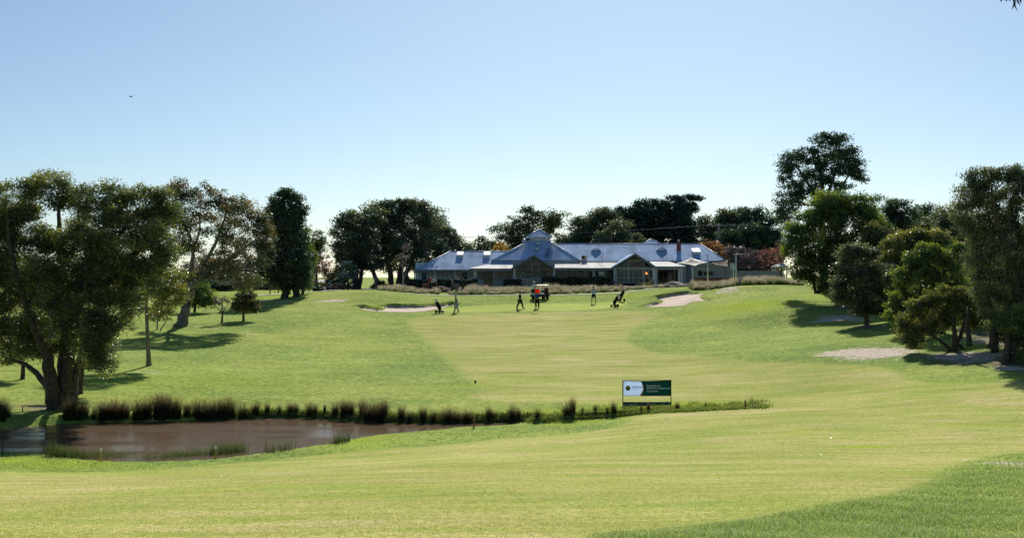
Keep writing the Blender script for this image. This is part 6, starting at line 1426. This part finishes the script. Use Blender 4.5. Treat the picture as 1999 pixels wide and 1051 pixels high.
trolley("black bag trolley farther back, up the slope right of the green", 1213, 589, R(130), (.014,.014,.018))
p = ground_at(1055, 585); ct = empty("golf_cart", (p.x,p.y,p.z), R(122), "white-roofed golf cart with red bags parked behind the flag", "golf cart")
ct.scale = (.78,.78,.78); wt = M['white_paint']; dk = M['dark_metal']
for x in (-.47, .47):
    wheel(ct, (x, .84, .23), .23, .2); wheel(ct, (x, -.78, .23), .23, .22)
mb = MB(); mb.slab([(-.58,1.30,.34),(-.58,1.22,.78),(-.58,.86,.92),(-.58,.62,.86),(-.58,.55,.40),(-.58,.10,.32),(-.58,.05,.62),(-.58,-.35,.66),(-.58,-1.12,.72),(-.58,-1.16,.42),(-.58,-.5,.34)], (1.16,0,0)); bmesh.ops.bevel(mb.bm, geom=mb.bm.edges[:], offset=.03, segments=2, affect='EDGES'); mb.build("body", dk, ct)
mb = MB(); mb.box(-.52,.52,1.0,1.28,.62,.80,bev=.05); mb.build("front_cowl", wt, ct)
mb = MB(); mb.box(-.55,.55,-.95,.95,1.86,1.94,bev=.04); mb.build("roof", wt, ct)
for x in (-.48,.48):
    for y0, y1, z0 in ((.80,.70,.88),(-.60,-.66,.66)): mb = MB(); mb.tube([(x,y0,z0),(x,y1,1.87)], .025, 8); mb.build("roof_post", dk, ct)
for x in (-.47,.47):
    mb = MB(); mb.box(x-.09,x+.09,1.255,1.30,.60,.68,bev=.01); mb.build("headlight", M['frame_pale'], ct)
mb = MB(); mb.box(-.5,.5,-.42,.10,.66,.80,bev=.04); mb.build("seat", wt, ct)
mb = MB(); mb.box(-.5,.5,-.52,-.42,.85,1.22,bev=.04); mb.build("backrest", dk, ct)
mb = MB(); mb.tube([(-.25,.62,.86),(-.25,.42,1.02)], .02, 6); mb.lathe((-.25,.41,1.03), [(.17,-.012),(.19,0),(.17,.012)], 16); mb.build("steering_wheel", dk, ct)
for x, c in ((-.24,(.16,.02,.03)),(.24,(.05,.02,.03))):
    b_ = empty("golf_bag", (0,0,0)); b_.parent = None; bpy.data.objects.remove(b_)
    mb = MB(); mb.lathe((x,-.92,.66), [(.13,0),(.15,.05),(.14,.4),(.16,.80),(.12,.82)], 14); bg_ = mb.build("golf_bag", cmat(c), ct)
    mb = MB()
    for i in range(6): a = i*1.05; mb.tube([(x+.06*math.cos(a),-.92+.06*math.sin(a),1.4),(x+.10*math.cos(a),-.92+.10*math.sin(a),1.72)], .012, 6); mb.ball((x+.10*math.cos(a),-.92+.10*math.sin(a),1.74), .045, 1)
    mb.build("club_heads", M['zinc'], bg_)
# gum overhanging the frame's top right corner, rooted beside the photographer
ov = empty("gum_tree", (4.6, 6.5, gz1(4.6, 6.5)), 0, "gum beside the photographer whose hanging leaf tips enter the top right corner", "tree")
mb = MB(); zt = gz1(4.6, 6.5); mb.tube([(4.6,6.5,zt-.2),(4.55,6.5,zt+1.5),(4.4,6.6,zt+3.2),(4.2,6.8,zt+4.6)], [.2,.16,.13,.1], 10)
tipx, tipy = PX(1975, 7), PZ(-6, 7); mb.tube([(4.4,6.6,zt+3.0),(3.6,6.8,tipy+.5),(2.9,7.0,tipy+.42),(tipx,7.0,tipy+.12)], [.06,.04,.022,.008], 8); mb.build("trunk", BG, ov, True)
mb = MB()
for px, py0, py1, cx_ in ((1977,-4,18,-2.2),(1984,-6,21,2.5),(1990,-8,11,2.0),(1971,-6,2,-.8),(1965,-6,3,.5),(1954,-5,3,-.5),(1993,-8,7,.6)):
    a = P(px, py0, 7); b = P(px+cx_, py1, 7); m_ = a.lerp(b, .5) + Vector((-.006*cx_, 0, 0)); mb.tube([a, m_, b], [.0035,.0055,.0008], 4); mb.tube([(tipx,7.0,tipy+.12), a], .002, 4)
mb.build("leaf_sprays", LM['core'], ov, True)
